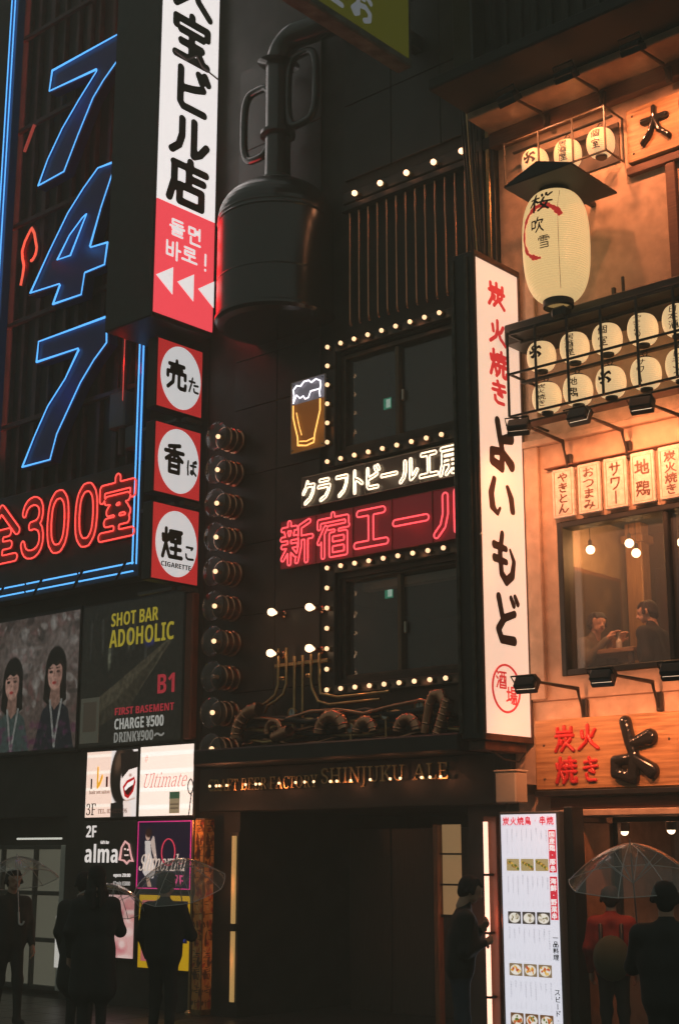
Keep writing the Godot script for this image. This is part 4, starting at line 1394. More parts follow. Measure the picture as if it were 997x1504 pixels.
func left_street() -> void:
	var t := thing("shop_front", "dim shop front with pale frosted panes under a thin tube lamp", "shop front", Vector3(-17.9, 0, -0.2))
	var frame := mat(0.05, 0.05, 0.045, 0.5)
	for k in 3:
		var x0 := -19.2 + k * 0.8
		for j in 3:
			var pane_c := 0.08
			part(t, "window_pane", shape().box(Vector3(x0 + 0.03, 0.15 + j * 0.65, -0.22), Vector3(x0 + 0.77, 0.76 + j * 0.65, -0.2)), glow(pane_c, pane_c * 0.96, pane_c * 0.7, 1.0))
		part(t, "mullion", shape().box(Vector3(x0 - 0.03, 0.1, -0.24), Vector3(x0 + 0.03, 2.1, -0.14), 0.008), frame)
	for j in 4:
		part(t, "transom", shape().box(Vector3(-19.2, 0.09 + j * 0.65, -0.23), Vector3(-16.85, 0.15 + j * 0.65, -0.15), 0.008), frame)
	part(t, "window_post", shape().box(Vector3(-16.92, 0.1, -0.2), Vector3(-16.8, 2.1, -0.08), 0.012), mat(0.6, 0.6, 0.55, 0.5))
	part(t, "lit_window_slot", shape().box(Vector3(-16.93, 0.42, -0.08), Vector3(-16.8, 1.12, -0.06), 0.006), glow(0.5, 0.48, 0.44, 1.0))
	part(t, "back_wall", shape().box(Vector3(-19.2, 0, -0.5), Vector3(-16.7, 2.5, -0.4)), dull)
	part(t, "tube_lamp", shape().tube([Vector3(-17.85, 2.19, 0.0), Vector3(-16.8, 2.19, 0.0)], 0.014, 8), glow(0.6, 0.6, 0.52, 1.0))
	t = thing("sticker_pillar", "slim gold pillar plastered with stickers at the beer hall corner", "pillar", Vector3(-13.65, 0.012, 0.2))
	var im := blank(64, 512, Color(0.85, 0.6, 0.3))
	var g := RandomNumberGenerator.new()
	g.seed = 9
	for k in 130:
		var c := [Color(0.85, 0.6, 0.3), Color(0.4, 0.18, 0.07), Color(0.9, 0.75, 0.5), Color(0.25, 0.12, 0.06), Color(0.7, 0.2, 0.1)][k % 5] as Color
		oval(im, g.randf() * 64, g.randf() * 512, 3 + g.randf() * 12, 3 + g.randf() * 11, Color(c, 0.8), 0.12, g.randf() * 3)
	for k in 60:
		var y := g.randf() * 512
		line(im, Vector2(g.randf() * 40, y), Vector2(20 + g.randf() * 44, y + g.randf_range(-4, 4)), 1.5, Color(0.2, 0.1, 0.05))
	lamp_at(Vector3(-13.65, 2.36, 0.62), WARM, 0.17, 0.03)
	part(t, "core", shape().box(Vector3(-13.74, 0.03, 0.08), Vector3(-13.56, 2.42, 0.26), 0.01), rough_mat("gold_paint", 0.5, 0.27, 0.1, 0.35, "grime", 2.0, 0.0, 0.5))
	print_sheet(t, "sticker_print", im, Vector3(-13.73, 0.1, 0.263), X * 0.16, Y * 2.3, 0.0)
	print_sheet(t, "sticker_print", im, Vector3(-13.558, 0.1, 0.25), -Z * 0.16, Y * 2.3, 0.0)
	t = thing("gold_rail", "thin gold rail upright beside the sticker pillar", "rail", Vector3(-13.83, 0.012, 0.2))
	part(t, "tube", shape().tube([Vector3(-13.83, 0.03, 0.2), Vector3(-13.83, 2.4, 0.2)], 0.022, 10), brass)
	part(t, "foot", shape().lathe([Vector2(0.06, 0.0), Vector2(0.06, 0.02), Vector2(0.03, 0.05)], Vector3(-13.83, 0.03, 0.2), Y, 14), brass)


# ---------------------------------------------------------------- beer hall
func beer_hall() -> void:
	var t := thing("beer_hall_building", "black beer hall front hung with bulbs, pipes and a red-lit kettle", "building", Vector3(-11.4, 0, -3))
	var w := shape()
	w.box(Vector3(-13.95, 8.25, -0.3), Vector3(-8.95, 20, -0.02))
	w.box(Vector3(-13.95, 6.95, -0.3), Vector3(-11.52, 8.25, -0.02))
	w.box(Vector3(-13.95, 5.3, -0.3), Vector3(-8.95, 6.95, -0.02))
	w.box(Vector3(-13.95, 4.04, -0.3), Vector3(-11.52, 5.3, -0.02))
	w.box(Vector3(-13.95, 2.5, -0.3), Vector3(-8.95, 4.04, -0.02))
	w.box(Vector3(-13.95, 0, -0.3), Vector3(-13.2, 2.5, -0.02))
	w.box(Vector3(-9.62, 0, -0.3), Vector3(-8.95, 2.5, -0.02))
	w.box(Vector3(-9.3, 4.04, -0.3), Vector3(-8.95, 5.3, -0.02)).box(Vector3(-9.3, 6.95, -0.3), Vector3(-8.95, 8.25, -0.02))
	w.box(Vector3(-13.95, 2.5, -4.5), Vector3(-13.6, 20, -0.3)).box(Vector3(-9.2, 2.5, -4.5), Vector3(-8.95, 20, -0.3)).box(Vector3(-13.95, 2.5, -4.6), Vector3(-8.95, 20, -4.5))
	part(t, "wall", w, dull)
	part(t, "floor_slab", shape().box(Vector3(-13.6, 5.55, -4.5), Vector3(-9.2, 5.8, -0.3)).box(Vector3(-13.6, 8.5, -4.5), Vector3(-9.2, 8.75, -0.3)).box(Vector3(-13.6, 2.55, -4.5), Vector3(-9.2, 2.8, -0.3)), mat(0.04, 0.038, 0.034, 0.7))
	# cladding panels
	var cols := [rough_mat("cladding", 0.034, 0.034, 0.031, 0.5, "grime", 0.7), rough_mat("cladding", 0.04, 0.04, 0.036, 0.55, "grime", 0.9), rough_mat("cladding", 0.03, 0.03, 0.028, 0.5, "grime", 0.5)]
	var i := 0
	for x in [[-13.4, -12.6], [-12.59, -11.82]]:
		for y in [[3.1, 4.0], [4.01, 5.0], [5.01, 5.95], [5.96, 6.9], [6.91, 7.85], [7.86, 8.55], [8.56, 9.6], [9.61, 10.6], [10.61, 11.7], [11.71, 13.0]]:
			part(t, "panel", shape().box(Vector3(x[0], y[0], -0.02), Vector3(x[1], y[1], 0.02), 0.006), cols[i % 3])
			i += 1
	for x in [[-11.4, -10.6], [-10.59, -9.8], [-9.79, -9.0]]:
		for y in [[10.62, 11.7], [11.71, 12.8], [12.81, 14.0]]:
			part(t, "panel", shape().box(Vector3(x[0], y[0], -0.02), Vector3(x[1], y[1], 0.02), 0.006), cols[i % 3])
			i += 1
	# corner pilaster beside the white blade sign, faced with strips
	for k in 4:
		part(t, "strip", shape().box(Vector3(-9.28 + k * 0.085, 2.6, -0.02), Vector3(-9.22 + k * 0.085, 10.6, 0.05 + 0.02 * (k % 2)), 0.008), brass if k == 2 else black)
	# windows
	for yy in [6.95, 4.04]:
		var win := part(t, "window", shape().box(Vector3(-11.52, yy, -0.2), Vector3(-11.46, yy + 1.28, -0.06), 0.01).box(Vector3(-11.46, yy, -0.2), Vector3(-9.3, yy + 0.06, -0.06), 0.01).box(Vector3(-11.46, yy + 1.22, -0.2), Vector3(-9.3, yy + 1.28, -0.06), 0.01), rough_mat("window_frame", 0.07, 0.055, 0.035, 0.4, "grime", 2.0))
		part(win, "pane", shape().box(Vector3(-11.44, yy + 0.06, -0.142), Vector3(-10.64, yy + 1.22, -0.136)), clear)
		part(win, "pane", shape().box(Vector3(-10.6, yy + 0.06, -0.162), Vector3(-9.3, yy + 1.22, -0.156)), clear)
		part(win, "mullion", shape().box(Vector3(-10.66, yy + 0.06, -0.17), Vector3(-10.6, yy + 1.22, -0.09), 0.008), mat(0.1, 0.08, 0.05, 0.4))
		part(win, "handle", shape().box(Vector3(-10.57, yy + 0.5, -0.14), Vector3(-10.54, yy + 0.64, -0.1), 0.006), mat(0.5, 0.48, 0.4, 0.3, 0.8))
	part(t, "blind_box", shape().box(Vector3(-11.4, 5.17, -0.45), Vector3(-9.35, 5.27, -0.3), 0.01), mat(0.4, 0.3, 0.18, 0.6))
	# lit exit signs on the rooms' back walls
	for e in [[Vector3(-12.0, 8.06, -1.6), "small green exit sign glowing behind the upper black window"], [Vector3(-12.0, 5.4, -1.6), "small green exit sign glowing behind the lower black window"]]:
		var s := thing("exit_sign", e[1], "exit sign", e[0], "exit signs")
		part(s, "housing", shape().box(e[0] - Vector3(0.075, 0.09, 0.03), e[0] + Vector3(0.075, 0.09, 0.03), 0.008), mat(0.1, 0.12, 0.1))
		part(s, "sign_face", shape().box(e[0] + Vector3(-0.07, -0.08, 0.03), e[0] + Vector3(0.07, 0.08, 0.035)), glow(0.02, 0.16, 0.09, 1.0))
		part(s, "sign_figure", shape().box(e[0] + Vector3(-0.02, -0.06, 0.035), e[0] + Vector3(0.055, 0.06, 0.038)), glow(0.32, 0.42, 0.34, 1.0))
		part(s, "hanger", shape().tube([e[0] + Vector3(0, 0.1, 0), e[0] + Vector3(0, 0.46, 0)], 0.012, 6), black)


func kettle() -> void:
	var c := Vector3(-12.30, 8.70, 0.36)
	var t := thing("brewing_kettle", "huge dark domed kettle on the wall, its edge lit red", "kettle", c)
	var skin := rough_mat("black_enamel", 0.022, 0.02, 0.019, 0.24, "plaster", 0.8)
	skin.metallic_specular = 0.7
	var prof := [Vector2(0, 0.0), Vector2(0.67, 0.0), Vector2(0.77, 0.02), Vector2(0.805, 0.06), Vector2(0.805, 0.1), Vector2(0.785, 0.12), Vector2(0.785, 1.5)]
	for k in 13:
		var g := PI / 2 * k / 12.0
		prof.append(Vector2(0.18 + 0.605 * cos(g), 1.5 + 0.52 * sin(g)))
	part(t, "vessel", shape().lathe(prof, c, Y, 64), skin)
	for y in [0.6, 1.5]:
		part(t, "seam_band", shape().lathe([Vector2(0.786, y - 0.012), Vector2(0.79, y), Vector2(0.786, y + 0.012)], c, Y, 64), skin)
	part(t, "collar", shape().lathe([Vector2(0.17, 2.0), Vector2(0.27, 2.01), Vector2(0.27, 2.06), Vector2(0.2, 2.1), Vector2(0.2, 2.14)], c, Y, 32), rough_mat("steel", 0.25, 0.25, 0.24, 0.35, "grime", 2.0, 0.0, 1.0))
	var neck := [c + Y * 2.1, c + Y * 3.4, c + Y * 3.85]
	for k in 7:
		var g := PI / 2 * k / 6.0
		neck.append(c + Vector3(0.32 * (1.0 - cos(g)), 3.85 + 0.32 * sin(g), 0))
	neck.append(c + Vector3(1.4, 4.17, -0.2))
	part(t, "neck_pipe", shape().tube(neck, 0.175, 24), skin)
	part(t, "flange", shape().lathe([Vector2(0.175, 0), Vector2(0.24, 0.01), Vector2(0.24, 0.06), Vector2(0.175, 0.07)], c + Y * 2.75, Y, 32), skin)
	for s in [-1.0, 1.0]:
		var ring := []
		for k in 32:
			var g := TAU * k / 32.0
			var q := Vector2(cos(g), sin(g))
			q = Vector2(signf(q.x) * pow(absf(q.x), 0.55) * 0.26, signf(q.y) * pow(absf(q.y), 0.6) * 0.52)
			ring.append(c + Vector3(s * 0.42 + q.x, 3.22 + (0.12 if s > 0 else -0.12) + q.y, -0.02))
		part(t, "side_pipe", shape().tube(ring, 0.055, 12, true), skin)
	part(t, "rivet_ring", shape().lathe([Vector2(0.786, 1.42), Vector2(0.795, 1.44), Vector2(0.786, 1.46)], c, Y, 64), skin)


func bulb_mesh(r: float) -> ArrayMesh:
	return Shape.new().ball(Vector3.ZERO, r, 12).done()


func marquees() -> void:
	var small := bulb_mesh(0.029)
	var cup := Shape.new().lathe([Vector2(0.0, -0.07), Vector2(0.03, -0.07), Vector2(0.03, -0.03), Vector2(0.017, -0.015)], Vector3.ZERO, Z, 12).done()
	var f := 0
	for y in [[6.8, 8.33], [3.92, 5.43]]:
		var t := thing("marquee_frame", ["row of small bulbs round the upper black beer hall window", "row of small bulbs round the lower black beer hall window"][f], "light frame", Vector3(-10.7, y[0], 0.0), "bulb frames round the windows")
		var fr := shape()
		fr.box(Vector3(-11.66, y[0] - 0.06, -0.02), Vector3(-11.54, y[1] + 0.06, 0.05), 0.01)
		fr.box(Vector3(-11.54, y[0] - 0.06, -0.02), Vector3(-9.4, y[0] + 0.06, 0.05), 0.01)
		fr.box(Vector3(-11.54, y[1] - 0.06, -0.02), Vector3(-9.4, y[1] + 0.06, 0.05), 0.01)
		part(t, "frame", fr, rough_mat("bulb_rail", 0.04, 0.033, 0.026, 0.35, "grime", 2.0))
		var spots := []
		for k in 9:
			spots.append(Vector2(-11.6 + 0.2265 * k, y[1]))
			spots.append(Vector2(-11.6 + 0.2265 * k, y[0]))
		for k in range(1, 6):
			spots.append(Vector2(-11.6, lerpf(y[0], y[1], k / 6.0)))
		for s in spots:
			var b := part(t, "bulb", small, bulb_glow, Vector3(s.x, s.y, 0.125) - org)
			part(b, "socket", cup, brass)
		for x in [-11.1, -10.2]:
			for yy in y:
				lamp_at(Vector3(x, yy, 0.17), WARM, 0.006, 0.03)
		f += 1
	# top row of larger bulbs
	var t := thing("marquee_frame", "top rail of five large bulbs above the hanging rods", "light frame", Vector3(-10.3, 10.3, 0.0))
	part(t, "frame", shape().box(Vector3(-11.4, 10.27, -0.02), Vector3(-9.0, 10.43, 0.06), 0.012), rough_mat("bulb_rail", 0.04, 0.033, 0.026, 0.35, "grime", 2.0))
	var big := bulb_mesh(0.038)
	var cup2 := Shape.new().lathe([Vector2(0.0, -0.1), Vector2(0.04, -0.1), Vector2(0.04, -0.045), Vector2(0.022, -0.03)], Vector3.ZERO, Z, 12).done()
	for k in 5:
		var b := part(t, "bulb", big, glow(1.0, 0.62, 0.36, 2.6), Vector3(-11.1 + 0.43 * k, 10.31, 0.16) - org)
		part(b, "socket", cup2, brass)
		lamp_at(Vector3(-11.1 + 0.43 * k, 10.31, 0.22), WARM, 0.02, 0.04)
	# hanging rods with rounded lower ends
	t = thing("rod_curtain", "curtain of thin hanging copper rods below the top bulbs", "rods", Vector3(-10.4, 8.5, 0.08))
	part(t, "hanger_rail", shape().box(Vector3(-11.35, 10.12, 0.02), Vector3(-9.3, 10.2, 0.14), 0.01), black)
	for k in 13:
		var x := -11.25 + k * 0.155
		part(t, "rod", shape().tube([Vector3(x, 10.13, 0.08), Vector3(x, 8.62 + 0.004 * k, 0.08), Vector3(x, 8.58, 0.075), Vector3(x, 8.55, 0.05)], 0.015, 10), copper)
	# four large bare bulbs
	for e in [[Vector3(-12.42, 4.95, 0.1), "upper bare bulb nearer the keg lamps"], [Vector3(-11.77, 4.94, 0.1), "upper bare bulb nearer the window"], [Vector3(-12.43, 4.43, 0.1), "lower bare bulb nearer the keg lamps"], [Vector3(-11.77, 4.43, 0.1), "lower bare bulb nearer the window"]]:
		var l := thing("wall_lamp", "bright " + e[1] + " above the pipe bundle", "lamp", e[0], "bare bulbs above the pipes")
		var at: Vector3 = e[0]
		part(l, "socket", shape().lathe([Vector2(0.05, -0.1), Vector2(0.05, -0.06), Vector2(0.032, -0.04), Vector2(0.032, 0.06), Vector2(0.02, 0.07)], at, Z, 16), copper)
		part(l, "bulb", shape().lathe([Vector2(0.018, 0.07), Vector2(0.03, 0.1), Vector2(0.047, 0.135), Vector2(0.05, 0.16), Vector2(0.042, 0.19), Vector2(0.025, 0.205), Vector2(0.0, 0.21)], at, Z, 16), glow(1.0, 0.64, 0.38, 3.0))
		lamp_at(at + Z * 0.16, WARM, 0.05, 0.05)
	# column of keg-shaped lamps
	var keg := Shape.new()
	keg.lathe([Vector2(0.0, 0.02), Vector2(0.15, 0.02), Vector2(0.17, 0.05), Vector2(0.17, 0.09), Vector2(0.15, 0.1), Vector2(0.15, 0.15), Vector2(0.165, 0.16), Vector2(0.165, 0.2), Vector2(0.15, 0.21), Vector2(0.15, 0.26), Vector2(0.16, 0.27), Vector2(0.16, 0.3), Vector2(0.14, 0.31)], Vector3.ZERO, Z, 32)
	var keg_m := keg.done()
	var dish := Shape.new().lathe([Vector2(0.14, 0.31), Vector2(0.09, 0.325), Vector2(0.0, 0.33)], Vector3.ZERO, Z, 32).done()
	var hoop := Shape.new().lathe([Vector2(0.2, 0.428), Vector2(0.208, 0.434), Vector2(0.208, 0.444), Vector2(0.2, 0.446), Vector2(0.2, 0.428)], Vector3.ZERO, Z, 40).done()
	var lens := Shape.new().lathe([Vector2(0.14, 0.315), Vector2(0.178, 0.36), Vector2(0.2, 0.44), Vector2(0.16, 0.47), Vector2(0.09, 0.49), Vector2(0.0, 0.497)], Vector3.ZERO, Z, 32).done()
	var sock := Shape.new().lathe([Vector2(0.03, 0.33), Vector2(0.025, 0.39), Vector2(0.0, 0.39)], Vector3.ZERO, Z, 12).done()
	var names := ["topmost", "second", "third", "fourth", "fifth", "sixth", "seventh", "eighth", "ninth", "lowest"]
	var dish_m := mat(0.03, 0.026, 0.022, 0.35, 0.5)
	var lens_glass := pane_mat(0.1, 0.1, 0.1, 0.02)
	for k in 10:
		var at := Vector3(-13.30, 7.40 - 0.4585 * k, 0.0)
		var l := thing("keg_lamp", "%s copper keg lamp of the wall column beside the tobacco signs" % names[k] if k < 9 else "lowest copper keg lamp of the wall column, above the brass letters", "lamp", at, "keg lamps in a column")
		part(l, "barrel", keg_m, copper)
		part(l, "dish", dish, dish_m)
		part(l, "rim", hoop, dish_m)
		part(l, "lens", lens, lens_glass)
		part(l, "socket", sock, brass)
		var b := part(l, "bulb", small, glow(1.0, 0.6, 0.33, 2.0) if k != 7 else mat(0.3, 0.28, 0.25, 0.2), Vector3(0, 0, 0.41))
		b.scale = Vector3.ONE * 1.1
		if k != 7:
			lamp_at(at + Z * 0.41, WARM, 0.016, 0.025)


func beer_neons() -> void:
	var edge := mat(0.25, 0.22, 0.18, 0.3)
	# glass of beer
	var t := thing("neon_sign", "neon beer glass with white foam on an amber acrylic panel", "neon sign", Vector3(-11.97, 7.0, 0.1))
	var p := func(x, y): return Vector3(lerpf(-12.25, -11.66, x), lerpf(7.02, 7.99, y), 0.13)
	part(t, "amber_light_panel", shape().box(Vector3(-12.25, 7.02, 0.085), Vector3(-11.66, 7.68, 0.1)), glow(0.12, 0.042, 0.006, 1.0))
	part(t, "grey_light_panel", shape().box(Vector3(-12.25, 7.682, 0.085), Vector3(-11.66, 7.99, 0.1)), glow(0.09, 0.085, 0.1, 1.0))
	part(t, "frame", shape().tube([Vector3(-12.25, 7.02, 0.1), Vector3(-11.66, 7.02, 0.1), Vector3(-11.66, 7.99, 0.1), Vector3(-12.25, 7.99, 0.1)], 0.009, 4, true), edge)
	for q in [Vector2(0.06, 0.04), Vector2(0.94, 0.04), Vector2(0.06, 0.96), Vector2(0.94, 0.96)]:
		part(t, "standoff", shape().tube([p.call(q.x, q.y) - Z * 0.13, p.call(q.x, q.y)], 0.009, 8), mat(0.4, 0.4, 0.4, 0.3, 1.0))
	var amber := glow(1.0, 0.5, 0.12, 1.8)
	var foam := glow(0.95, 0.9, 1.0, 2.0)
	var glass := []
	for q in [[0.1, 0.66], [0.1, 0.5], [0.16, 0.36], [0.24, 0.2], [0.25, 0.09], [0.5, 0.06], [0.72, 0.08], [0.75, 0.2], [0.83, 0.36], [0.9, 0.5], [0.9, 0.66]]:
		glass.append(p.call(q[0], q[1]))
	part(t, "neon_tube", shape().tube(glass, 0.010, 6), amber)
	part(t, "neon_tube", shape().tube([p.call(0.3, 0.14), p.call(0.5, 0.12), p.call(0.7, 0.14)], 0.008, 6), amber)
	part(t, "neon_tube", shape().tube([p.call(0.2, 0.55), p.call(0.28, 0.36), p.call(0.36, 0.22)], 0.007, 6), amber)
	var fo := []
	for q in [[0.1, 0.69], [0.12, 0.8], [0.1, 0.88], [0.2, 0.93], [0.32, 0.91], [0.42, 0.96], [0.56, 0.96], [0.64, 0.92], [0.78, 0.95], [0.9, 0.91], [0.92, 0.84], [0.88, 0.76], [0.9, 0.69]]:
		fo.append(p.call(q[0], q[1]))
	part(t, "neon_tube", shape().tube(fo, 0.010, 6), foam)
	var drip := []
	for q in [[0.1, 0.69], [0.2, 0.8], [0.3, 0.74], [0.4, 0.76], [0.46, 0.71], [0.56, 0.72], [0.62, 0.8], [0.9, 0.8]]:
		drip.append(p.call(q[0], q[1]))
	part(t, "neon_tube", shape().tube(drip, 0.008, 6), foam)
	lamp_at(Vector3(-11.95, 7.4, 0.4), Color(1, 0.55, 0.2), 0.03, 0.08)
	# craft beer brewery
	t = thing("neon_sign", "row of white neon lettering above the large red neon characters", "neon sign", Vector3(-10.6, 6.26, 0.1))
	var gap := [-12.06, -11.0, -10.14, -9.28]
	for k in 3:
		part(t, "acrylic_light_panel", shape().box(Vector3(gap[k] + 0.006, 6.27, 0.085), Vector3(gap[k + 1] - 0.006, 6.67, 0.095)), glow(0.02, 0.011, 0.007, 1.0))
		part(t, "frame", shape().tube([Vector3(gap[k] + 0.004, 6.27, 0.1), Vector3(gap[k + 1] - 0.004, 6.27, 0.1), Vector3(gap[k + 1] - 0.004, 6.67, 0.1), Vector3(gap[k] + 0.004, 6.67, 0.1)], 0.006, 4, true), edge)
	var white := glow(1.0, 0.78, 0.6, 1.5)
	var xs := [-12.03, -11.77, -11.46, -11.22, -10.99, -10.72, -10.43, -10.12, -9.82]
	var wide := [0.25, 0.25, 0.23, 0.24, 0.26, 0.27, 0.29, 0.28, 0.3]
	var word := "クラフトビール工房"
	for k in word.length():
		var big := k > 6
		var at := Vector3(xs[k], 6.29 if big else 6.30, 0.1)
		part(t, "neon_character", shape().neon(glyph(word[k], 13.0, 40), at, X * wide[k], Y * (0.35 if big else 0.3), 0.03, 0.0105), white)
	lamp_at(Vector3(-10.7, 6.47, 0.35), Color(1, 0.85, 0.7), 0.02, 0.1)
	# Shinjuku ale
	t = thing("neon_sign", "large red neon characters on five dark square panels", "neon sign", Vector3(-10.8, 5.52, 0.1))
	word = "新宿エール"
	var red := glow(1.0, 0.11, 0.13, 1.3)
	for k in 5:
		var x0 := -12.42 + 0.617 * k
		part(t, "acrylic_light_panel", shape().box(Vector3(x0 + 0.008, 5.52, 0.085), Vector3(x0 + 0.609, 6.14, 0.095)), glow(0.09, 0.007, 0.009, 1.0))
		part(t, "frame", shape().tube([Vector3(x0 + 0.006, 5.52, 0.1), Vector3(x0 + 0.611, 5.52, 0.1), Vector3(x0 + 0.611, 6.14, 0.1), Vector3(x0 + 0.006, 6.14, 0.1)], 0.006, 4, true), mat(0.25, 0.04, 0.04, 0.3))
		part(t, "neon_character", shape().neon(glyph(word[k], 10.0 if k < 2 else 14.0, 56), Vector3(x0 + 0.03, 5.55, 0.1), X * 0.555, Y * 0.56, 0.03, 0.0115), red)
	lamp_at(Vector3(-11.6, 5.83, 0.4), Color(1, 0.1, 0.12), 0.03, 0.1)
	lamp_at(Vector3(-10.4, 5.83, 0.4), Color(1, 0.1, 0.12), 0.03, 0.1)


func elbow(c: Vector3, r: float, bend: float, a0: float, a1: float, ux := X, uy := Y) -> Array:
	var pts := []
	for k in 9:
		var g := lerpf(a0, a1, k / 8.0)
		pts.append(c + (ux * cos(g) + uy * sin(g)) * bend)
	return pts


func pipework() -> void:
	var t := thing("pipe_bundle", "bundle of slim brass pipes running down under the bare bulbs", "pipes", Vector3(-12.0, 3.6, 0.1))
	part(t, "clamp_bar", shape().box(Vector3(-12.5, 4.26, 0.02), Vector3(-11.6, 4.31, 0.12), 0.01), brass)
	for k in 6:
		var x := -12.42 + k * 0.14
		var pts := [Vector3(x, 4.5 if k < 2 else 4.38, 0.12), Vector3(x, 4.05, 0.12)]
		if k < 2:
			pts.append_array([Vector3(x - 0.03, 3.92, 0.14), Vector3(x - 0.14, 3.84, 0.16), Vector3(x - 0.28, 3.79, 0.16), Vector3(x - 0.33, 3.7, 0.16)])
		elif k < 4:
			pts.append(Vector3(x, 3.4, 0.12))
		else:
			pts.append_array([Vector3(x + 0.02, 3.95 - 0.07 * (k - 4), 0.12), Vector3(x + 0.12, 3.86 - 0.07 * (5 - k), 0.12), Vector3(x + 0.3, 3.82 - 0.08 * (5 - k), 0.12), Vector3(x + 1.1, 3.83 - 0.08 * (5 - k), 0.12)])
		part(t, "pipe", shape().tube(pts, 0.019, 10), brass)
	for x in [-12.35, -11.9]:
		part(t, "collar", shape().lathe([Vector2(0.035, 0), Vector2(0.045, 0.02), Vector2(0.035, 0.04)], Vector3(x, 4.1, 0.12), Y, 14), brass)
	var es := [
		["large corrugated brass elbow pipe at the start of the ledge", elbow(Vector3(-12.62, 3.4, 0.3), 0.1, 0.34, PI, PI / 2.2), 0.085],
		["small hooked brass pipe beside the large elbow", elbow(Vector3(-12.32, 3.46, 0.3), 0.1, 0.12, PI * 1.1, 0.0), 0.035],
		["short horizontal brass pipe stub with a bright end", [Vector3(-12.35, 3.38, 0.25), Vector3(-12.05, 3.44, 0.3)], 0.07],
		["brass pipe arch in the middle of the ledge", elbow(Vector3(-11.35, 3.38, 0.3), 0.1, 0.2, PI, 0.15), 0.08],
		["low copper pipe hump right of the middle arch", elbow(Vector3(-10.83, 3.36, 0.3), 0.1, 0.13, PI, 0.0), 0.065],
		["copper pipe hump left of the tall slanted pipe", elbow(Vector3(-10.2, 3.34, 0.3), 0.1, 0.14, PI, 0.0), 0.07],
		["tall hooked copper pipe at the end of the ledge", [Vector3(-9.95, 3.3, 0.3), Vector3(-9.88, 3.62, 0.3), Vector3(-9.82, 3.72, 0.3), Vector3(-9.72, 3.72, 0.3), Vector3(-9.66, 3.6, 0.3)], 0.06],
		["slanted copper pipe against the corner strips", [Vector3(-9.74, 3.25, 0.34), Vector3(-9.58, 3.66, 0.34)], 0.075],
	]
	for e in es:
		var at: Vector3 = e[1][0]
		var o := thing("copper_pipe", e[0], "pipe", at, "pipes along the ledge")
		part(o, "pipe", shape().tube(e[1], e[2], 18), copper)
		var pts: Array = e[1]
		var n := pts.size()
		for q in 6:
			var f := (q + 0.5) / 6.0 * (n - 1)
			var i0 := int(f)
			var pa: Vector3 = pts[i0].lerp(pts[mini(i0 + 1, n - 1)], f - i0)
			var dir: Vector3 = (pts[mini(i0 + 1, n - 1)] - pts[i0]).normalized()
			part(o, "collar", shape().lathe([Vector2(e[2], -0.012), Vector2(e[2] * 1.1, 0.0), Vector2(e[2], 0.012)], pa, dir, 18), copper)
	var runs := thing("pipe_run", "low tangle of dark horizontal pipes along the ledge", "pipes", Vector3(-11.3, 3.3, 0.15))
	for k in 7:
		var pts := []
		for q in 9:
			pts.append(Vector3(-13.05 + q * 0.43, 3.33 + 0.05 * k + 0.05 * sin(q * 1.9 + k * 2.3), 0.1 + 0.025 * k + 0.03 * sin(q * 1.3 + k)))
		part(runs, "pipe", shape().tube(pts, 0.022 + 0.008 * (k % 3), 10), [copper, brass, black][k % 3])
	for g in [[Vector3(-12.07, 3.66, 0.25), "pale round gauge above the brass pipe stub"], [Vector3(-10.59, 3.55, 0.25), "pale round gauge right of the low copper hump"], [Vector3(-10.08, 3.62, 0.25), "dim round gauge beside the tall hooked pipe"], [Vector3(-11.1, 3.42, 0.28), "dim round gauge low beside the middle arch"]]:
		var o := thing("pressure_gauge", g[1], "gauge", g[0], "gauges on the pipes")
		part(o, "case", shape().lathe([Vector2(0.0, -0.05), Vector2(0.06, -0.05), Vector2(0.065, 0.0), Vector2(0.055, 0.005), Vector2(0.05, -0.01)], g[0], Z, 20), brass)
		part(o, "dial", shape().lathe([Vector2(0.052, -0.012), Vector2(0.0, -0.011)], g[0], Z, 20), mat(0.7, 0.7, 0.66, 0.4))
		part(o, "needle", shape().box(g[0] + Vector3(-0.004, -0.01, -0.008), g[0] + Vector3(0.004, 0.04, -0.004)), mat(0.02, 0.02, 0.02))
		part(o, "stem", shape().tube([g[0] + Vector3(0, -0.06, -0.03), g[0] + Vector3(0, -0.25, -0.03)], 0.014, 8), brass)
	# ledge and letters
	t = thing("sign_ledge", "black ledge with brass serif letters and tiny bulbs over the doorway", "sign", Vector3(-11.5, 2.6, 0.2))
	part(t, "ledge", shape().box(Vector3(-13.5, 3.06, -0.02), Vector3(-9.3, 3.26, 0.55), 0.02), black)
	part(t, "fascia", shape().box(Vector3(-13.9, 2.5, -0.02), Vector3(-8.98, 3.05, 0.06), 0.015), black)
	text(t, "lettering", "CRAFT BEER FACTORY", serif, Vector3(-13.62, 2.76, 0.12), X * 1.9, Y * 0.15, brass, 0.035)
	text(t, "lettering", "SHINJUKU  ALE", serif, Vector3(-11.66, 2.74, 0.12), X * 1.9, Y * 0.24, brass, 0.035)
	var tiny := bulb_mesh(0.017)
	for x in [-13.58, -13.46, -13.4, -13.27, -12.93, -12.75, -12.68, -12.35, -12.07, -11.92, -11.77, -11.5, -11.4, -11.18, -10.88, -10.58, -10.43, -10.12, -10.0, -9.85]:
		part(t, "bulb", tiny, glow(1.0, 0.62, 0.34, 2.6), Vector3(x, 2.82 if x > -11.7 else 2.825, 0.165) - org)
	for x in [-13.3, -12.5, -11.4, -10.6, -10.0]:
		lamp_at(Vector3(x, 2.80, 0.42), WARM, 0.034, 0.03)


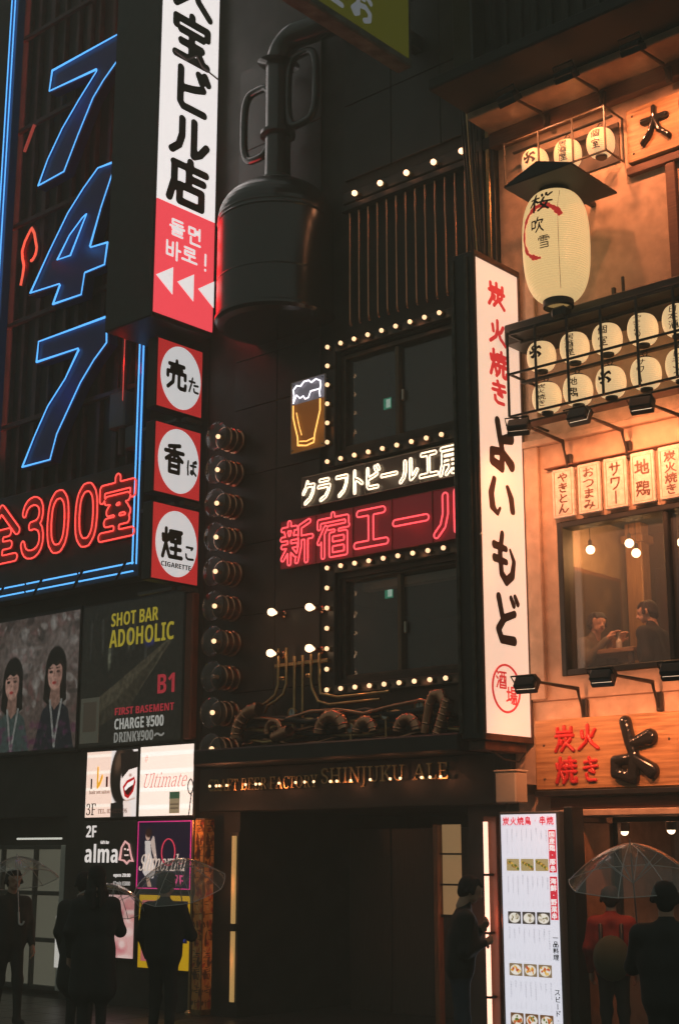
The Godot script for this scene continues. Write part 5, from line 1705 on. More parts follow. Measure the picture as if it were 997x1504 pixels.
func beer_entrance() -> void:
	var t := thing("beer_hall_entrance", "deep unlit beer hall doorway below the brass letters", "doorway", Vector3(-11.4, 0.012, -1.5))
	part(t, "side_wall", shape().box(Vector3(-13.5, 0.0, -3.4), Vector3(-13.2, 2.5, -0.3)), dull)
	part(t, "side_wall", shape().box(Vector3(-9.62, 0.0, -3.4), Vector3(-9.3, 2.5, -0.3)), dull)
	part(t, "back_wall", shape().box(Vector3(-13.5, 0.0, -3.6), Vector3(-9.3, 2.5, -3.4)), dull)
	part(t, "ceiling", shape().box(Vector3(-13.5, 2.5, -3.6), Vector3(-9.3, 2.55, -0.3)), dull)
	for k in 4:
		part(t, "door_leaf", shape().box(Vector3(-12.7 + k * 0.72, 0.03, -1.6), Vector3(-12.0 + k * 0.72, 2.3, -1.55), 0.01), rough_mat("door_leaf", 0.06, 0.055, 0.05, 0.4, "boards", 1.0))
	part(t, "brass_jamb", shape().box(Vector3(-10.06, 0.03, -0.04), Vector3(-9.99, 2.3, 0.06), 0.01), rough_mat("jamb_wood", 0.3, 0.15, 0.07, 0.4, "boards", 1.2))
	for k in 3:
		part(t, "paper_window", shape().box(Vector3(-9.97, 1.33 + k * 0.33, -0.02), Vector3(-9.72, 1.64 + k * 0.33, 0.0)), glow(0.21, 0.125, 0.055, 1.0))
	part(t, "window_bar", shape().box(Vector3(-9.98, 1.3, -0.01), Vector3(-9.7, 1.33, 0.03)), black)
	part(t, "window_bar", shape().box(Vector3(-9.98, 1.64, -0.01), Vector3(-9.7, 1.66, 0.03)), black)
	part(t, "window_bar", shape().box(Vector3(-9.98, 1.97, -0.01), Vector3(-9.7, 1.99, 0.03)), black)
	t = thing("strip_lamp", "warm upright light slot at the dark doorway's near edge", "lamp", Vector3(-13.24, 0.2, 0.04))
	part(t, "lamp_tube", shape().box(Vector3(-13.27, 1.13, 0.03), Vector3(-13.2, 2.2, 0.06), 0.01).box(Vector3(-13.27, 0.2, 0.03), Vector3(-13.2, 1.04, 0.06), 0.01), glow(0.42, 0.25, 0.085, 1.0))
	part(t, "channel", shape().box(Vector3(-13.3, 0.15, -0.02), Vector3(-13.17, 2.25, 0.03), 0.006), black)
	part(t, "clip", shape().box(Vector3(-13.29, 1.04, 0.03), Vector3(-13.18, 1.13, 0.08), 0.006), black)
	lamp_at(Vector3(-13.235, 1.6, 0.2), WARM, 0.03, 0.05)
	lamp_at(Vector3(-13.235, 0.7, 0.2), WARM, 0.02, 0.05)
	t = thing("neon_tube_lamp", "upright salmon pink neon tube beside the menu board", "lamp", Vector3(-9.27, 0.03, 0.12))
	part(t, "neon_tube", shape().tube([Vector3(-9.27, 0.1, 0.14), Vector3(-9.27, 2.32, 0.14)], 0.026, 12), glow(1.0, 0.5, 0.36, 2.2))
	part(t, "backing", shape().box(Vector3(-9.36, 0.05, -0.02), Vector3(-9.18, 2.38, 0.06), 0.01), mat(0.2, 0.08, 0.05, 0.4))
	for y in [0.5, 1.15, 1.75]:
		part(t, "clip", shape().box(Vector3(-9.31, y, 0.06), Vector3(-9.23, y + 0.025, 0.175), 0.005), black)
	lamp_at(Vector3(-9.27, 1.3, 0.3), Color(1, 0.45, 0.3), 0.10, 0.05)


# ---------------------------------------------------------------- grill restaurant
func grill_house() -> void:
	var t := thing("grill_house_building", "orange plastered grill restaurant front glowing under flood lamps", "building", Vector3(-6.5, 0, -3))
	var plaster := rough_mat("plaster", 0.64, 0.45, 0.32, 0.8, "plaster", 0.9, 0.3)
	var w := shape()
	w.box(Vector3(-8.95, 5.52, -0.25), Vector3(-4.0, 10.75, 0.0))
	w.box(Vector3(-8.95, 2.43, -0.25), Vector3(-4.0, 3.83, 0.0))
	w.box(Vector3(-8.95, 3.83, -0.25), Vector3(-8.31, 5.52, 0.0))
	w.box(Vector3(-8.95, 0, -0.25), Vector3(-8.3, 2.43, 0.0))
	w.box(Vector3(-8.95, 0, -5.0), Vector3(-8.72, 10.75, -0.25)).box(Vector3(-4.25, 0, -5.0), Vector3(-4.0, 10.75, -0.25)).box(Vector3(-8.95, 0, -5.2), Vector3(-4.0, 10.75, -5.0))
	w.box(Vector3(-4.9, 3.83, -0.25), Vector3(-4.0, 5.52, 0.0)).box(Vector3(-4.9, 0, -0.25), Vector3(-4.0, 2.43, 0.0))
	part(t, "wall", w, plaster)
	# plaster pilaster and mouldings
	part(t, "pilaster", shape().box(Vector3(-8.69, 3.6, 0.0), Vector3(-8.5, 6.42, 0.06), 0.01), plaster)
	part(t, "pilaster", shape().box(Vector3(-8.6, 6.6, 0.0), Vector3(-8.48, 10.1, 0.05), 0.01), plaster)
	part(t, "band", shape().box(Vector3(-8.69, 6.42, 0.0), Vector3(-4.0, 6.5, 0.09), 0.012), plaster)
	part(t, "seam", shape().box(Vector3(-8.7, 3.575, 0.0), Vector3(-4.0, 3.59, 0.012), 0.003), mat(0.2, 0.1, 0.06))
	var brown := rough_mat("brown_timber", 0.20, 0.085, 0.045, 0.55, "wood", 0.8, 0.3)
	# the lantern balcony's dark back board above the lower rack and the eave
	part(t, "beam", shape().box(Vector3(-8.6, 7.52, 0.0), Vector3(-4.0, 7.76, 0.5), 0.015), black)
	part(t, "eave_board", shape().box(Vector3(-9.0, 10.42, 0.0), Vector3(-4.0, 10.52, 0.55), 0.012), plaster)
	part(t, "eave_fascia", shape().box(Vector3(-9.0, 10.22, 0.0), Vector3(-4.0, 10.42, 0.12), 0.012), brown)
	part(t, "timber_rail", shape().box(Vector3(-7.2, 9.28, 0.0), Vector3(-4.0, 9.38, 0.07), 0.01), brown)
	part(t, "timber_post", shape().box(Vector3(-6.74, 7.76, 0.0), Vector3(-6.62, 9.28, 0.06), 0.01), brown)
	part(t, "lintel", shape().box(Vector3(-8.36, 2.36, 0.002), Vector3(-4.0, 2.43, 0.1), 0.01), plaster)
	part(t, "lintel_board", shape().box(Vector3(-8.5, 2.44, 0.0), Vector3(-4.0, 2.56, 0.04), 0.01), brown)
	# dark ribbed cladding of the upper storeys
	part(t, "upper_wall", shape().box(Vector3(-9.0, 10.75, -0.6), Vector3(-4.0, 20, -0.2)), dull)
	for k in 22:
		part(t, "rib", shape().box(Vector3(-8.95 + k * 0.22, 10.6, -0.2), Vector3(-8.87 + k * 0.22, 20, -0.12), 0.012), dull)
	part(t, "canopy", shape().box(Vector3(-9.05, 10.53, -0.1), Vector3(-4.0, 10.68, 1.25), 0.02), mat(0.012, 0.012, 0.012, 0.7))
	# upstairs window
	var win := part(t, "window", shape().box(Vector3(-8.31, 3.83, -0.2), Vector3(-8.24, 5.52, 0.02), 0.01).box(Vector3(-8.24, 3.83, -0.2), Vector3(-4.9, 3.9, 0.02), 0.01).box(Vector3(-8.24, 5.45, -0.2), Vector3(-4.9, 5.52, 0.02), 0.01).box(Vector3(-7.03, 3.9, -0.2), Vector3(-6.97, 5.45, -0.0), 0.01), black)
	part(win, "pane", shape().box(Vector3(-8.24, 3.9, -0.1), Vector3(-7.03, 5.45, -0.094)), clear)
	part(win, "pane", shape().box(Vector3(-6.97, 3.9, -0.07), Vector3(-4.9, 5.45, -0.064)), clear)


func upstairs_room() -> void:
	org = Vector3.ZERO
	var tan := rough_mat("room_plaster", 0.34, 0.25, 0.16, 0.7, "plaster", 0.8)
	var maroon := rough_mat("room_maroon", 0.10, 0.045, 0.035, 0.6, "grime", 0.8)
	structure("room_floor", shape().box(Vector3(-8.72, 2.9, -4.2), Vector3(-4.25, 3.23, -0.25)), mat(0.06, 0.045, 0.03, 0.6))
	structure("room_ceiling", shape().box(Vector3(-8.72, 5.85, -4.2), Vector3(-4.25, 6.0, -0.25)), mat(0.05, 0.045, 0.04, 0.7))
	structure("room_wall_side", shape().box(Vector3(-8.72, 3.05, -4.0), Vector3(-8.66, 5.85, -0.25)), tan)
	structure("room_wall_back", shape().box(Vector3(-8.66, 3.05, -2.6), Vector3(-4.25, 5.85, -2.5)), maroon)
	var t := thing("wall_picture", "dark framed mottled picture on the wall behind the seated man", "picture", Vector3(-8.66, 3.7, -1.2))
	part(t, "frame", shape().box(Vector3(-8.66, 3.7, -1.85), Vector3(-8.62, 5.2, -0.75), 0.008), mat(0.12, 0.06, 0.03, 0.4))
	var im := blank(96, 128, Color(0.24, 0.2, 0.14))
	var g := RandomNumberGenerator.new()
	g.seed = 21
	for k in 40:
		oval(im, g.randf() * 96, g.randf() * 128, 4 + g.randf() * 14, 3 + g.randf() * 10, Color([Color(0.42, 0.36, 0.27), Color(0.09, 0.07, 0.05), Color(0.3, 0.24, 0.16)][k % 3], 0.6), 0.4, g.randf() * 3)
	print_sheet(t, "print", im, Vector3(-8.617, 3.75, -0.8), -Z * 1.0, Y * 1.4, 0.0)
	t = thing("wall_picture", "maroon mural with a pale folded shape on the back wall", "picture", Vector3(-7.9, 3.6, -2.49))
	part(t, "board", shape().box(Vector3(-8.5, 3.6, -2.5), Vector3(-6.6, 5.4, -2.46), 0.008), mat(0.05, 0.03, 0.03, 0.5))
	im = blank(128, 120, Color(0.22, 0.11, 0.1))
	area(im, [Vector2(40, 20), Vector2(62, 44), Vector2(74, 30), Vector2(104, 22), Vector2(112, 40), Vector2(88, 66), Vector2(70, 80), Vector2(52, 66)], Color(0.6, 0.5, 0.36))
	for k in 30:
		oval(im, g.randf() * 128, g.randf() * 120, 3 + g.randf() * 9, 2 + g.randf() * 6, Color([Color(0.45, 0.34, 0.22), Color(0.12, 0.05, 0.05), Color(0.3, 0.15, 0.12)][k % 3], 0.5), 0.4, g.randf() * 3)
	print_sheet(t, "print", im, Vector3(-8.45, 3.65, -2.455), X * 1.8, Y * 1.7, 0.0)
	t = thing("room_post", "tan timber post between the two seated men", "post", Vector3(-8.3, 3.05, -1.9))
	part(t, "shaft", shape().box(Vector3(-8.52, 3.05, -2.0), Vector3(-8.3, 5.85, -1.8), 0.012), rough_mat("room_timber", 0.36, 0.2, 0.09, 0.5, "boards", 1.0))
	part(t, "cap", shape().box(Vector3(-8.56, 5.6, -2.04), Vector3(-8.26, 5.7, -1.76), 0.01), rough_mat("room_timber", 0.3, 0.16, 0.07, 0.5, "boards", 1.0))
	# pendant bulbs
	for e in [[Vector3(-8.42, 5.37, -0.85), "pendant bulb nearest the window's dark side frame"], [Vector3(-8.0, 5.41, -1.0), "higher of the two close pendant bulbs in mid window"], [Vector3(-7.93, 5.29, -1.02), "lower of the two close pendant bulbs in mid window"], [Vector3(-7.52, 5.45, -1.05), "highest pendant bulb left of the window mullion"], [Vector3(-7.4, 5.35, -1.1), "pendant bulb partly behind the window mullion"]]:
		var at: Vector3 = e[0]
		t = thing("pendant_lamp", e[1], "lamp", at, "pendant bulbs upstairs")
		part(t, "bulb", shape().ball(at, 0.052, 14), glow(1.0, 0.72, 0.42, 4.5))
		part(t, "socket", shape().lathe([Vector2(0.022, 0.04), Vector2(0.024, 0.1), Vector2(0.01, 0.12)], at, Y, 12), black)
		part(t, "cord", shape().tube([at + Y * 0.11, Vector3(at.x, 5.85, at.z)], 0.004, 6), black)
		lamp_at(at, Color(1, 0.7, 0.42), 0.34, 0.05)
	# table with bottle and holder
	t = thing("dining_table", "tan wooden table between the seated men upstairs", "table", Vector3(-7.95, 3.23, -0.6))
	var top := rough_mat("table_wood", 0.5, 0.28, 0.12, 0.4, "wood", 1.2)
	part(t, "table_top", shape().box(Vector3(-8.28, 4.08, -1.05), Vector3(-7.62, 4.13, -0.32), 0.008), top)
	for x in [-8.22, -7.68]:
		for z in [-1.0, -0.37]:
			part(t, "leg", shape().box(Vector3(x - 0.025, 3.23, z - 0.025), Vector3(x + 0.025, 4.08, z + 0.025), 0.005), mat(0.05, 0.035, 0.025))
	t = thing("sauce_bottle", "small pale bottle on the upstairs table", "bottle", Vector3(-7.9, 4.13, -0.5))
	part(t, "glass_body", shape().lathe([Vector2(0, 0), Vector2(0.032, 0), Vector2(0.034, 0.02), Vector2(0.034, 0.09), Vector2(0.014, 0.13), Vector2(0.013, 0.17)], org, Y, 16), mat(0.7, 0.66, 0.55, 0.2))
	part(t, "cap", shape().lathe([Vector2(0.016, 0.17), Vector2(0.016, 0.2), Vector2(0, 0.2)], org, Y, 14), mat(0.75, 0.72, 0.65, 0.4))
	t = thing("menu_holder", "upright wooden menu block on the upstairs table", "menu holder", Vector3(-7.99, 4.13, -0.5))
	part(t, "block", shape().box(org + Vector3(-0.04, 0, -0.05), org + Vector3(0.04, 0.15, 0.05), 0.006), rough_mat("block_wood", 0.5, 0.26, 0.1, 0.5, "wood", 2.0))
	part(t, "card", shape().box(org + Vector3(-0.03, 0.15, -0.004), org + Vector3(0.03, 0.17, 0.004)), mat(0.7, 0.62, 0.5))
	for e in [[Vector3(-8.36, 3.23, -0.55), "stool under the man in grey upstairs"], [Vector3(-7.48, 3.23, -0.55), "stool under the man in black upstairs"]]:
		t = thing("stool", e[1], "stool", e[0], "stools upstairs")
		part(t, "seat", shape().lathe([Vector2(0, 0.43), Vector2(0.16, 0.43), Vector2(0.17, 0.45), Vector2(0.16, 0.47), Vector2(0, 0.47)], org, Y, 20), mat(0.1, 0.05, 0.03))
		for q in 4:
			var d := Vector3(cos(q * PI / 2 + 0.78), 0, sin(q * PI / 2 + 0.78))
			part(t, "leg", shape().tube([org + d * 0.12 + Y * 0.43, org + d * 0.16], 0.014, 8), black)


func board_glyphs(t: Node3D, m: Material, list: Array, z: float, depth: float, width: float) -> void:
	for c in list:
		part(t, "character", shape().relief(glyph(c[0], width, 64, false), Vector3(c[1], c[2], z), X * c[3], Y * c[4], depth, width / 200.0), m)


func grill_signs() -> void:
	# white blade sign
	var t := thing("blade_sign", "narrow cream blade sign with red and black brush characters", "sign", Vector3(-8.83, 3.1, 0.45))
	part(t, "housing", shape().box(Vector3(-8.98, 3.14, 0.02), Vector3(-8.716, 8.56, 0.93), 0.012), black)
	part(t, "light_panel", shape().box(Vector3(-8.716, 3.2, 0.06), Vector3(-8.7, 8.5, 0.89)), glow(0.80, 0.565, 0.42, 1.1))
	var trim := rough_mat("rust_trim", 0.16, 0.07, 0.04, 0.5, "grime", 2.0)
	part(t, "trim", shape().box(Vector3(-8.716, 3.13, 0.03), Vector3(-8.68, 3.2, 0.92), 0.006).box(Vector3(-8.716, 8.5, 0.03), Vector3(-8.68, 8.57, 0.92), 0.006).box(Vector3(-8.716, 3.2, 0.89), Vector3(-8.68, 8.5, 0.92), 0.006).box(Vector3(-8.716, 3.2, 0.03), Vector3(-8.68, 8.5, 0.06), 0.006), trim)
	part(t, "under_tray", shape().box(Vector3(-8.95, 3.03, 0.1), Vector3(-8.74, 3.13, 0.85), 0.01), trim)
	part(t, "bracket", shape().box(Vector3(-8.9, 3.3, -0.0), Vector3(-8.78, 3.36, 0.03)).box(Vector3(-8.9, 8.2, 0.0), Vector3(-8.78, 8.26, 0.03)), black)
	part(t, "edge_strip", shape().box(Vector3(-8.99, 3.2, 0.932), Vector3(-8.95, 8.5, 0.96), 0.008).box(Vector3(-8.8, 3.2, 0.932), Vector3(-8.76, 8.5, 0.96), 0.008), rough_mat("edge_steel", 0.12, 0.11, 0.09, 0.35, "grime", 2.0, 0.0, 0.6))
	part(t, "hanging_wire", shape().tube([Vector3(-8.8, 3.05, 0.7), Vector3(-8.75, 2.95, 0.5), Vector3(-8.7, 2.93, 0.3), Vector3(-8.72, 3.03, 0.15)], 0.008, 6), black)
	var red := glow(0.55, 0.03, 0.03, 1.0)
	var ink := mat(0.035, 0.012, 0.01, 0.5)
	var u := -Z
	var red_y := [8.0, 7.56, 7.17, 6.85]
	for k in 4:
		part(t, "character", shape().glyph(glyph("炭火焼き"[k], 15.0, 52), Vector3(-8.7, red_y[k], 0.65), u * 0.34, Y * [0.3, 0.3, 0.32, 0.28][k], 0.004), red)
	for c in [["よ", 6.08, 0.72, 0.5, 0.58], ["い", 5.55, 0.76, 0.54, 0.45], ["も", 4.82, 0.72, 0.48, 0.56], ["ど", 4.17, 0.7, 0.48, 0.53]]:
		part(t, "character", shape().glyph(glyph(c[0], 15.5, 52), Vector3(-8.7, c[1], c[2]), u * c[3], Y * c[4], 0.004), ink)
	var ring := []
	for q in 48:
		var g := TAU * q / 48.0
		ring.append(Vector3(-8.698, 3.69 + 0.25 * sin(g), 0.5 + 0.25 * cos(g)))
	part(t, "ring", shape().tube(ring, 0.013, 6, true), red)
	part(t, "character", shape().glyph(glyph("酒", 10.0), Vector3(-8.7, 3.68, 0.68), u * 0.19, Y * 0.2, 0.004), red)
	part(t, "character", shape().glyph(glyph("場", 10.0), Vector3(-8.7, 3.52, 0.5), u * 0.2, Y * 0.2, 0.004), red)
	part(t, "screw", shape().ball(Vector3(-8.69, 5.3, 0.905), 0.02, 8), mat(0.8, 0.7, 0.6, 0.3, 0.8))
	# wooden name boards
	var wood := rough_mat("name_board", 0.62, 0.36, 0.16, 0.5, "wood", 0.55, 0.4)
	var gloss := mat(0.012, 0.011, 0.01, 0.12)
	t = thing("name_board", "long pale wooden board with red characters and a huge glossy black one", "sign", Vector3(-6.8, 2.56, 0.05))
	part(t, "plank", shape().box(Vector3(-8.62, 2.63, 0.0), Vector3(-4.4, 3.37, 0.12), 0.015), wood)
	part(t, "rail", shape().box(Vector3(-8.62, 2.57, 0.0), Vector3(-4.4, 2.627, 0.15), 0.008), black)
	for p in [Vector3(-8.5, 3.1, 0.12), Vector3(-7.02, 3.1, 0.12), Vector3(-8.5, 2.75, 0.12)]:
		part(t, "screw", shape().ball(p, 0.014, 8), mat(0.08, 0.05, 0.03, 0.4))
	board_glyphs(t, rough_mat("red_enamel", 0.62, 0.03, 0.03, 0.25, "plaster", 1.0), [["炭", -8.36, 3.02, 0.25, 0.27], ["火", -8.08, 3.03, 0.26, 0.27], ["焼", -8.36, 2.69, 0.26, 0.28], ["き", -8.04, 2.70, 0.22, 0.26]], 0.12, 0.03, 15.0)
	board_glyphs(t, gloss, [["よ", -7.7, 2.68, 0.55, 0.62]], 0.12, 0.085, 17.0)
	t = thing("name_board", "upper wooden board with glossy black characters below the eave", "sign", Vector3(-6.2, 9.38, 0.05))
	part(t, "plank", shape().box(Vector3(-7.16, 9.4, 0.0), Vector3(-4.4, 10.05, 0.1), 0.012), wood)
	for p in [Vector3(-7.08, 9.5, 0.1), Vector3(-7.08, 9.95, 0.1)]:
		part(t, "screw", shape().ball(p, 0.014, 8), mat(0.08, 0.05, 0.03, 0.4))
	board_glyphs(t, gloss, [["大", -6.98, 9.55, 0.36, 0.42], ["宝", -6.5, 9.55, 0.4, 0.42]], 0.1, 0.06, 17.0)
	# hanging cards
	var words := ["やきとん", "おつまみ", "サワ｜", "地鶏", "炭火焼き"]
	for k in 5:
		var x0 := -8.31 + 0.327 * k
		t = thing("menu_card", ["first cream card over the window, beside the plaster pilaster", "second cream card over the window from the pilaster", "third cream card over the window from the pilaster", "fourth cream card, with two large characters", "fifth cream card over the window, furthest from the pilaster"][k], "sign", Vector3(x0 + 0.14, 5.56, 0.1), "cards above the window")
		part(t, "board", shape().box(Vector3(x0, 5.55, 0.03), Vector3(x0 + 0.275, 6.1 + 0.004 * k, 0.075), 0.008), rough_mat("card_cream", 0.78, 0.72, 0.66, 0.7, "plaster", 2.0))
		part(t, "border", shape().tube([Vector3(x0 + 0.03, 5.58, 0.075), Vector3(x0 + 0.245, 5.58, 0.075), Vector3(x0 + 0.245, 6.07, 0.075), Vector3(x0 + 0.03, 6.07, 0.075)], 0.003, 4, true), mat(0.5, 0.2, 0.1))
		var n: int = words[k].length()
		var h := 0.47 / n
		for j in n:
			var ch: String = words[k][j]
			var s := minf(h * 0.94, 0.17)
			var wide := 0.14 if n > 2 else 0.17
			part(t, "character", shape().glyph(glyph(ch, 9.0 if ch == "鶏" else 12.0), Vector3(x0 + 0.1375 - wide / 2.0, 6.06 - h * (j + 1) + (h - s) / 2.0, 0.075), X * wide, Y * s, 0.004), mat(0.10, 0.035, 0.02, 0.5))
	t = thing("card_rail", "dark picture rail the cream cards hang from", "rail", Vector3(-7.2, 6.1, 0.06))
	part(t, "rail", shape().box(Vector3(-8.4, 6.125, 0.0), Vector3(-4.6, 6.14, 0.09), 0.004), mat(0.15, 0.06, 0.03))
	# electric box
	t = thing("electric_box", "small cream electric box under the blade sign", "box", Vector3(-8.7, 2.45, 0.4))
	part(t, "case", shape().box(Vector3(-8.86, 2.5, 0.3), Vector3(-8.6, 2.82, 0.52), 0.012), mat(0.62, 0.5, 0.36, 0.35))
	part(t, "lid", shape().box(Vector3(-8.87, 2.82, 0.29), Vector3(-8.59, 2.84, 0.53), 0.006), mat(0.62, 0.5, 0.36, 0.35))
	part(t, "conduit", shape().tube([Vector3(-8.8, 2.5, 0.4), Vector3(-8.8, 2.38, 0.4)], 0.012, 8).tube([Vector3(-8.66, 2.5, 0.4), Vector3(-8.66, 2.38, 0.4)], 0.012, 8), black)
	part(t, "back_bracket", shape().box(Vector3(-8.8, 2.6, 0.0), Vector3(-8.66, 2.7, 0.3), 0.006), black)
	menu_board()


func menu_board() -> void:
	var t := thing("menu_board", "tall lit white menu board with rows of food pictures", "menu board", Vector3(-8.45, 0.012, 0.5))
	part(t, "housing", shape().box(Vector3(-8.84, 0.05, 0.3), Vector3(-8.1, 2.41, 0.5), 0.012), mat(0.12, 0.12, 0.12, 0.4))
	part(t, "side_screen", shape().box(Vector3(-8.095, 0.05, 0.2), Vector3(-7.99, 2.45, 0.42), 0.01), black)
	part(t, "foot", shape().box(Vector3(-8.86, 0.03, 0.2), Vector3(-8.08, 0.06, 0.62), 0.008), black)
	var im := blank(204, 690, Color(0.84, 0.84, 0.88))
	var g := RandomNumberGenerator.new()
	g.seed = 31
	# columns of small print, with the prices below
	for block in [[44, 124], [184, 280], [338, 434], [492, 580], [634, 680]]:
		for c in 9:
			var x: float = 22.0 + c * 18.0
			var y: float = block[0] + g.randf_range(0, 9)
			var stop: float = block[0] + (block[1] - block[0]) * g.randf_range(0.2, 0.6)
			while y < stop:
				var col := Color(0.5, 0.5, 0.54).lerp(Color(0.66, 0.66, 0.7), g.randf())
				im.fill_rect(Rect2i(int(x - 2), int(y), 4 + g.randi() % 2, 1), col)
				im.fill_rect(Rect2i(int(x - 2 + g.randi() % 4), int(y) - 1, 1, 4), col)
				if g.randf() < 0.6:
					im.fill_rect(Rect2i(int(x - 1), int(y + 2), 4, 1), col)
				y += 7.0
			y = block[1] - 16.0 - g.randf_range(0, 8)
			while y < block[1] - 4:
				im.fill_rect(Rect2i(int(x - 1), int(y), 2, 2), Color(0.68, 0.68, 0.7))
				y += 5.0
	var foods := [[Color(0.5, 0.36, 0.16), Color(0.75, 0.6, 0.25), Color(0.3, 0.36, 0.12)], [Color(0.72, 0.68, 0.6), Color(0.5, 0.46, 0.36), Color(0.85, 0.84, 0.78)], [Color(0.8, 0.55, 0.15), Color(0.85, 0.7, 0.4), Color(0.7, 0.3, 0.2)], [Color(0.75, 0.5, 0.25), Color(0.7, 0.3, 0.15), Color(0.35, 0.4, 0.15)]]
	var rows := [134, 291, 443, 586]
	for r in 4:
		for c in 3:
			var x0 := 18 + c * 53
			var y0: int = rows[r]
			im.fill_rect(Rect2i(x0, y0, 47, 36), [Color(0.62, 0.55, 0.38), Color(0.25, 0.22, 0.2), Color(0.5, 0.42, 0.32), Color(0.4, 0.28, 0.18)][r])
			if r > 0:
				oval(im, x0 + 23, y0 + 18, 20, 15, Color(0.86, 0.84, 0.8), 0.08)
			for k in 12:
				var fc: Color = foods[r][(k + c) % 3]
				var px := x0 + 23 + g.randf_range(-14, 14)
				var py := y0 + 17 + g.randf_range(-9, 9)
				if r == 0:
					oval(im, x0 + 6 + k * 3.2, y0 + 9 + k * 1.7 + g.randf_range(-3, 3), 5.0, 3.6, fc, 0.2, 0.4)
				else:
					oval(im, px, py, g.randf_range(3, 6), g.randf_range(2, 4), fc, 0.2, g.randf() * 3)
			for e in [Vector2i(0, 0), Vector2i(46, 0), Vector2i(0, 35), Vector2i(46, 35)]:
				im.set_pixel(x0 + e.x, y0 + e.y, Color(0.84, 0.84, 0.88))
	print_sheet(t, "printed_light_panel", im, Vector3(-8.81, 0.08, 0.504), X * 0.68, Y * 2.3, 1.1)
	var red := glow(0.6, 0.03, 0.05, 1.0)
	var head := "炭火焼鳥・串焼"
	for k in head.length():
		part(t, "character", shape().glyph(glyph(head[k], 12.0), Vector3(-8.785 + 0.09 * k, 2.27, 0.507), X * 0.085, Y * 0.085, 0.002), red)
	for s in [[1.8, 2.22], [1.34, 1.76]]:
		part(t, "red_strip_light", shape().box(Vector3(-8.225, s[0], 0.505), Vector3(-8.14, s[1], 0.509)), red)
	var pale := glow(0.82, 0.8, 0.8, 1.0)
	var rowt := ["国産鶏・豚串", "海鮮・野菜串"]
	for r in 2:
		for k in 6:
			part(t, "character", shape().glyph(glyph(rowt[r][k], 13.0), Vector3(-8.218, 2.145 - 0.46 * r - 0.068 * k, 0.509), X * 0.068, Y * 0.06, 0.002), pale)
	var ink := mat(0.02, 0.02, 0.02, 0.5)
	for k in 4:
		part(t, "character", shape().glyph(glyph("一品料理"[k], 11.0), Vector3(-8.215, 1.14 - 0.062 * k, 0.506), X * 0.066, Y * 0.056, 0.002), ink)
	for k in 6:
		part(t, "character", shape().glyph(glyph("スピ｜ド・揚"[k], 11.0), Vector3(-8.215, 0.62 - 0.066 * k, 0.506), X * 0.066, Y * 0.056, 0.002), ink)


func lantern(label: String, at: Vector3, marks: String, spin: float, group: String) -> void:
	var t := thing("paper_lantern", label, "lantern", at, group)
	var m: Array = tex.get("lantern", [])
	if m.is_empty():
		var prof := [Vector2(0.06, -0.158)]
		for k in 37:
			var g := -1.25 + 2.5 * k / 36.0
			prof.append(Vector2(0.158 * pow(cos(g), 0.55) + (0.0018 if k % 2 == 0 else -0.0012), 0.158 * sin(g) / sin(1.25) * 0.98))
		prof.append(Vector2(0.06, 0.158))
		m = [Shape.new().lathe(prof, Vector3.ZERO, Y, 40).done(), Shape.new().lathe([Vector2(0.0, -0.185), Vector2(0.06, -0.185), Vector2(0.066, -0.175), Vector2(0.066, -0.152), Vector2(0.05, -0.15)], Vector3.ZERO, Y, 24).done(), Shape.new().lathe([Vector2(0.05, 0.15), Vector2(0.066, 0.152), Vector2(0.066, 0.175), Vector2(0.0, 0.18)], Vector3.ZERO, Y, 24).done(), Shape.new().tube([Vector3(0, 0.17, 0), Vector3(0.03, 0.22, 0), Vector3(0, 0.25, 0), Vector3(-0.03, 0.22, 0)], 0.005, 6, true).done()]
		tex.lantern = m
	part(t, "paper_shade", m[0], paper)
	part(t, "bottom_ring", m[1], black)
	part(t, "top_ring", m[2], black)
	part(t, "hook", m[3], black)
	var ink := mat(0.03, 0.012, 0.008, 0.7)
	var n := 1 if marks == "crest" else marks.length()
	var h := 0.25 / maxf(n, 2)
	for j in n:
		var g := glyph("crest" if marks == "crest" else marks[j], 14.0 if marks == "crest" else 9.5, 30, false)
		var side := 0.15 if marks == "crest" else minf(h * 0.95, 0.1)
		var yc := 0.02 if marks == "crest" else 0.125 - h * (j + 0.5)
		var put := func(v: Vector2) -> Vector3:
			var y := yc + (v.y - 0.5) * side
			var gg := asin(clampf(y / 0.158 * sin(1.25) / 0.98, -0.99, 0.99))
			var r := 0.158 * pow(cos(gg), 0.55) + 0.004
			var an := spin + (v.x - 0.5) * (0.15 if marks == "crest" else 0.105) / r
			return Vector3(sin(an) * r, y, cos(an) * r)
		part(t, "character", Shape.new().glyph_on(g, put), ink)
	lamp_at(at, Color(1, 0.7, 0.4), 0.02, 0.05, t)


var paper: StandardMaterial3D


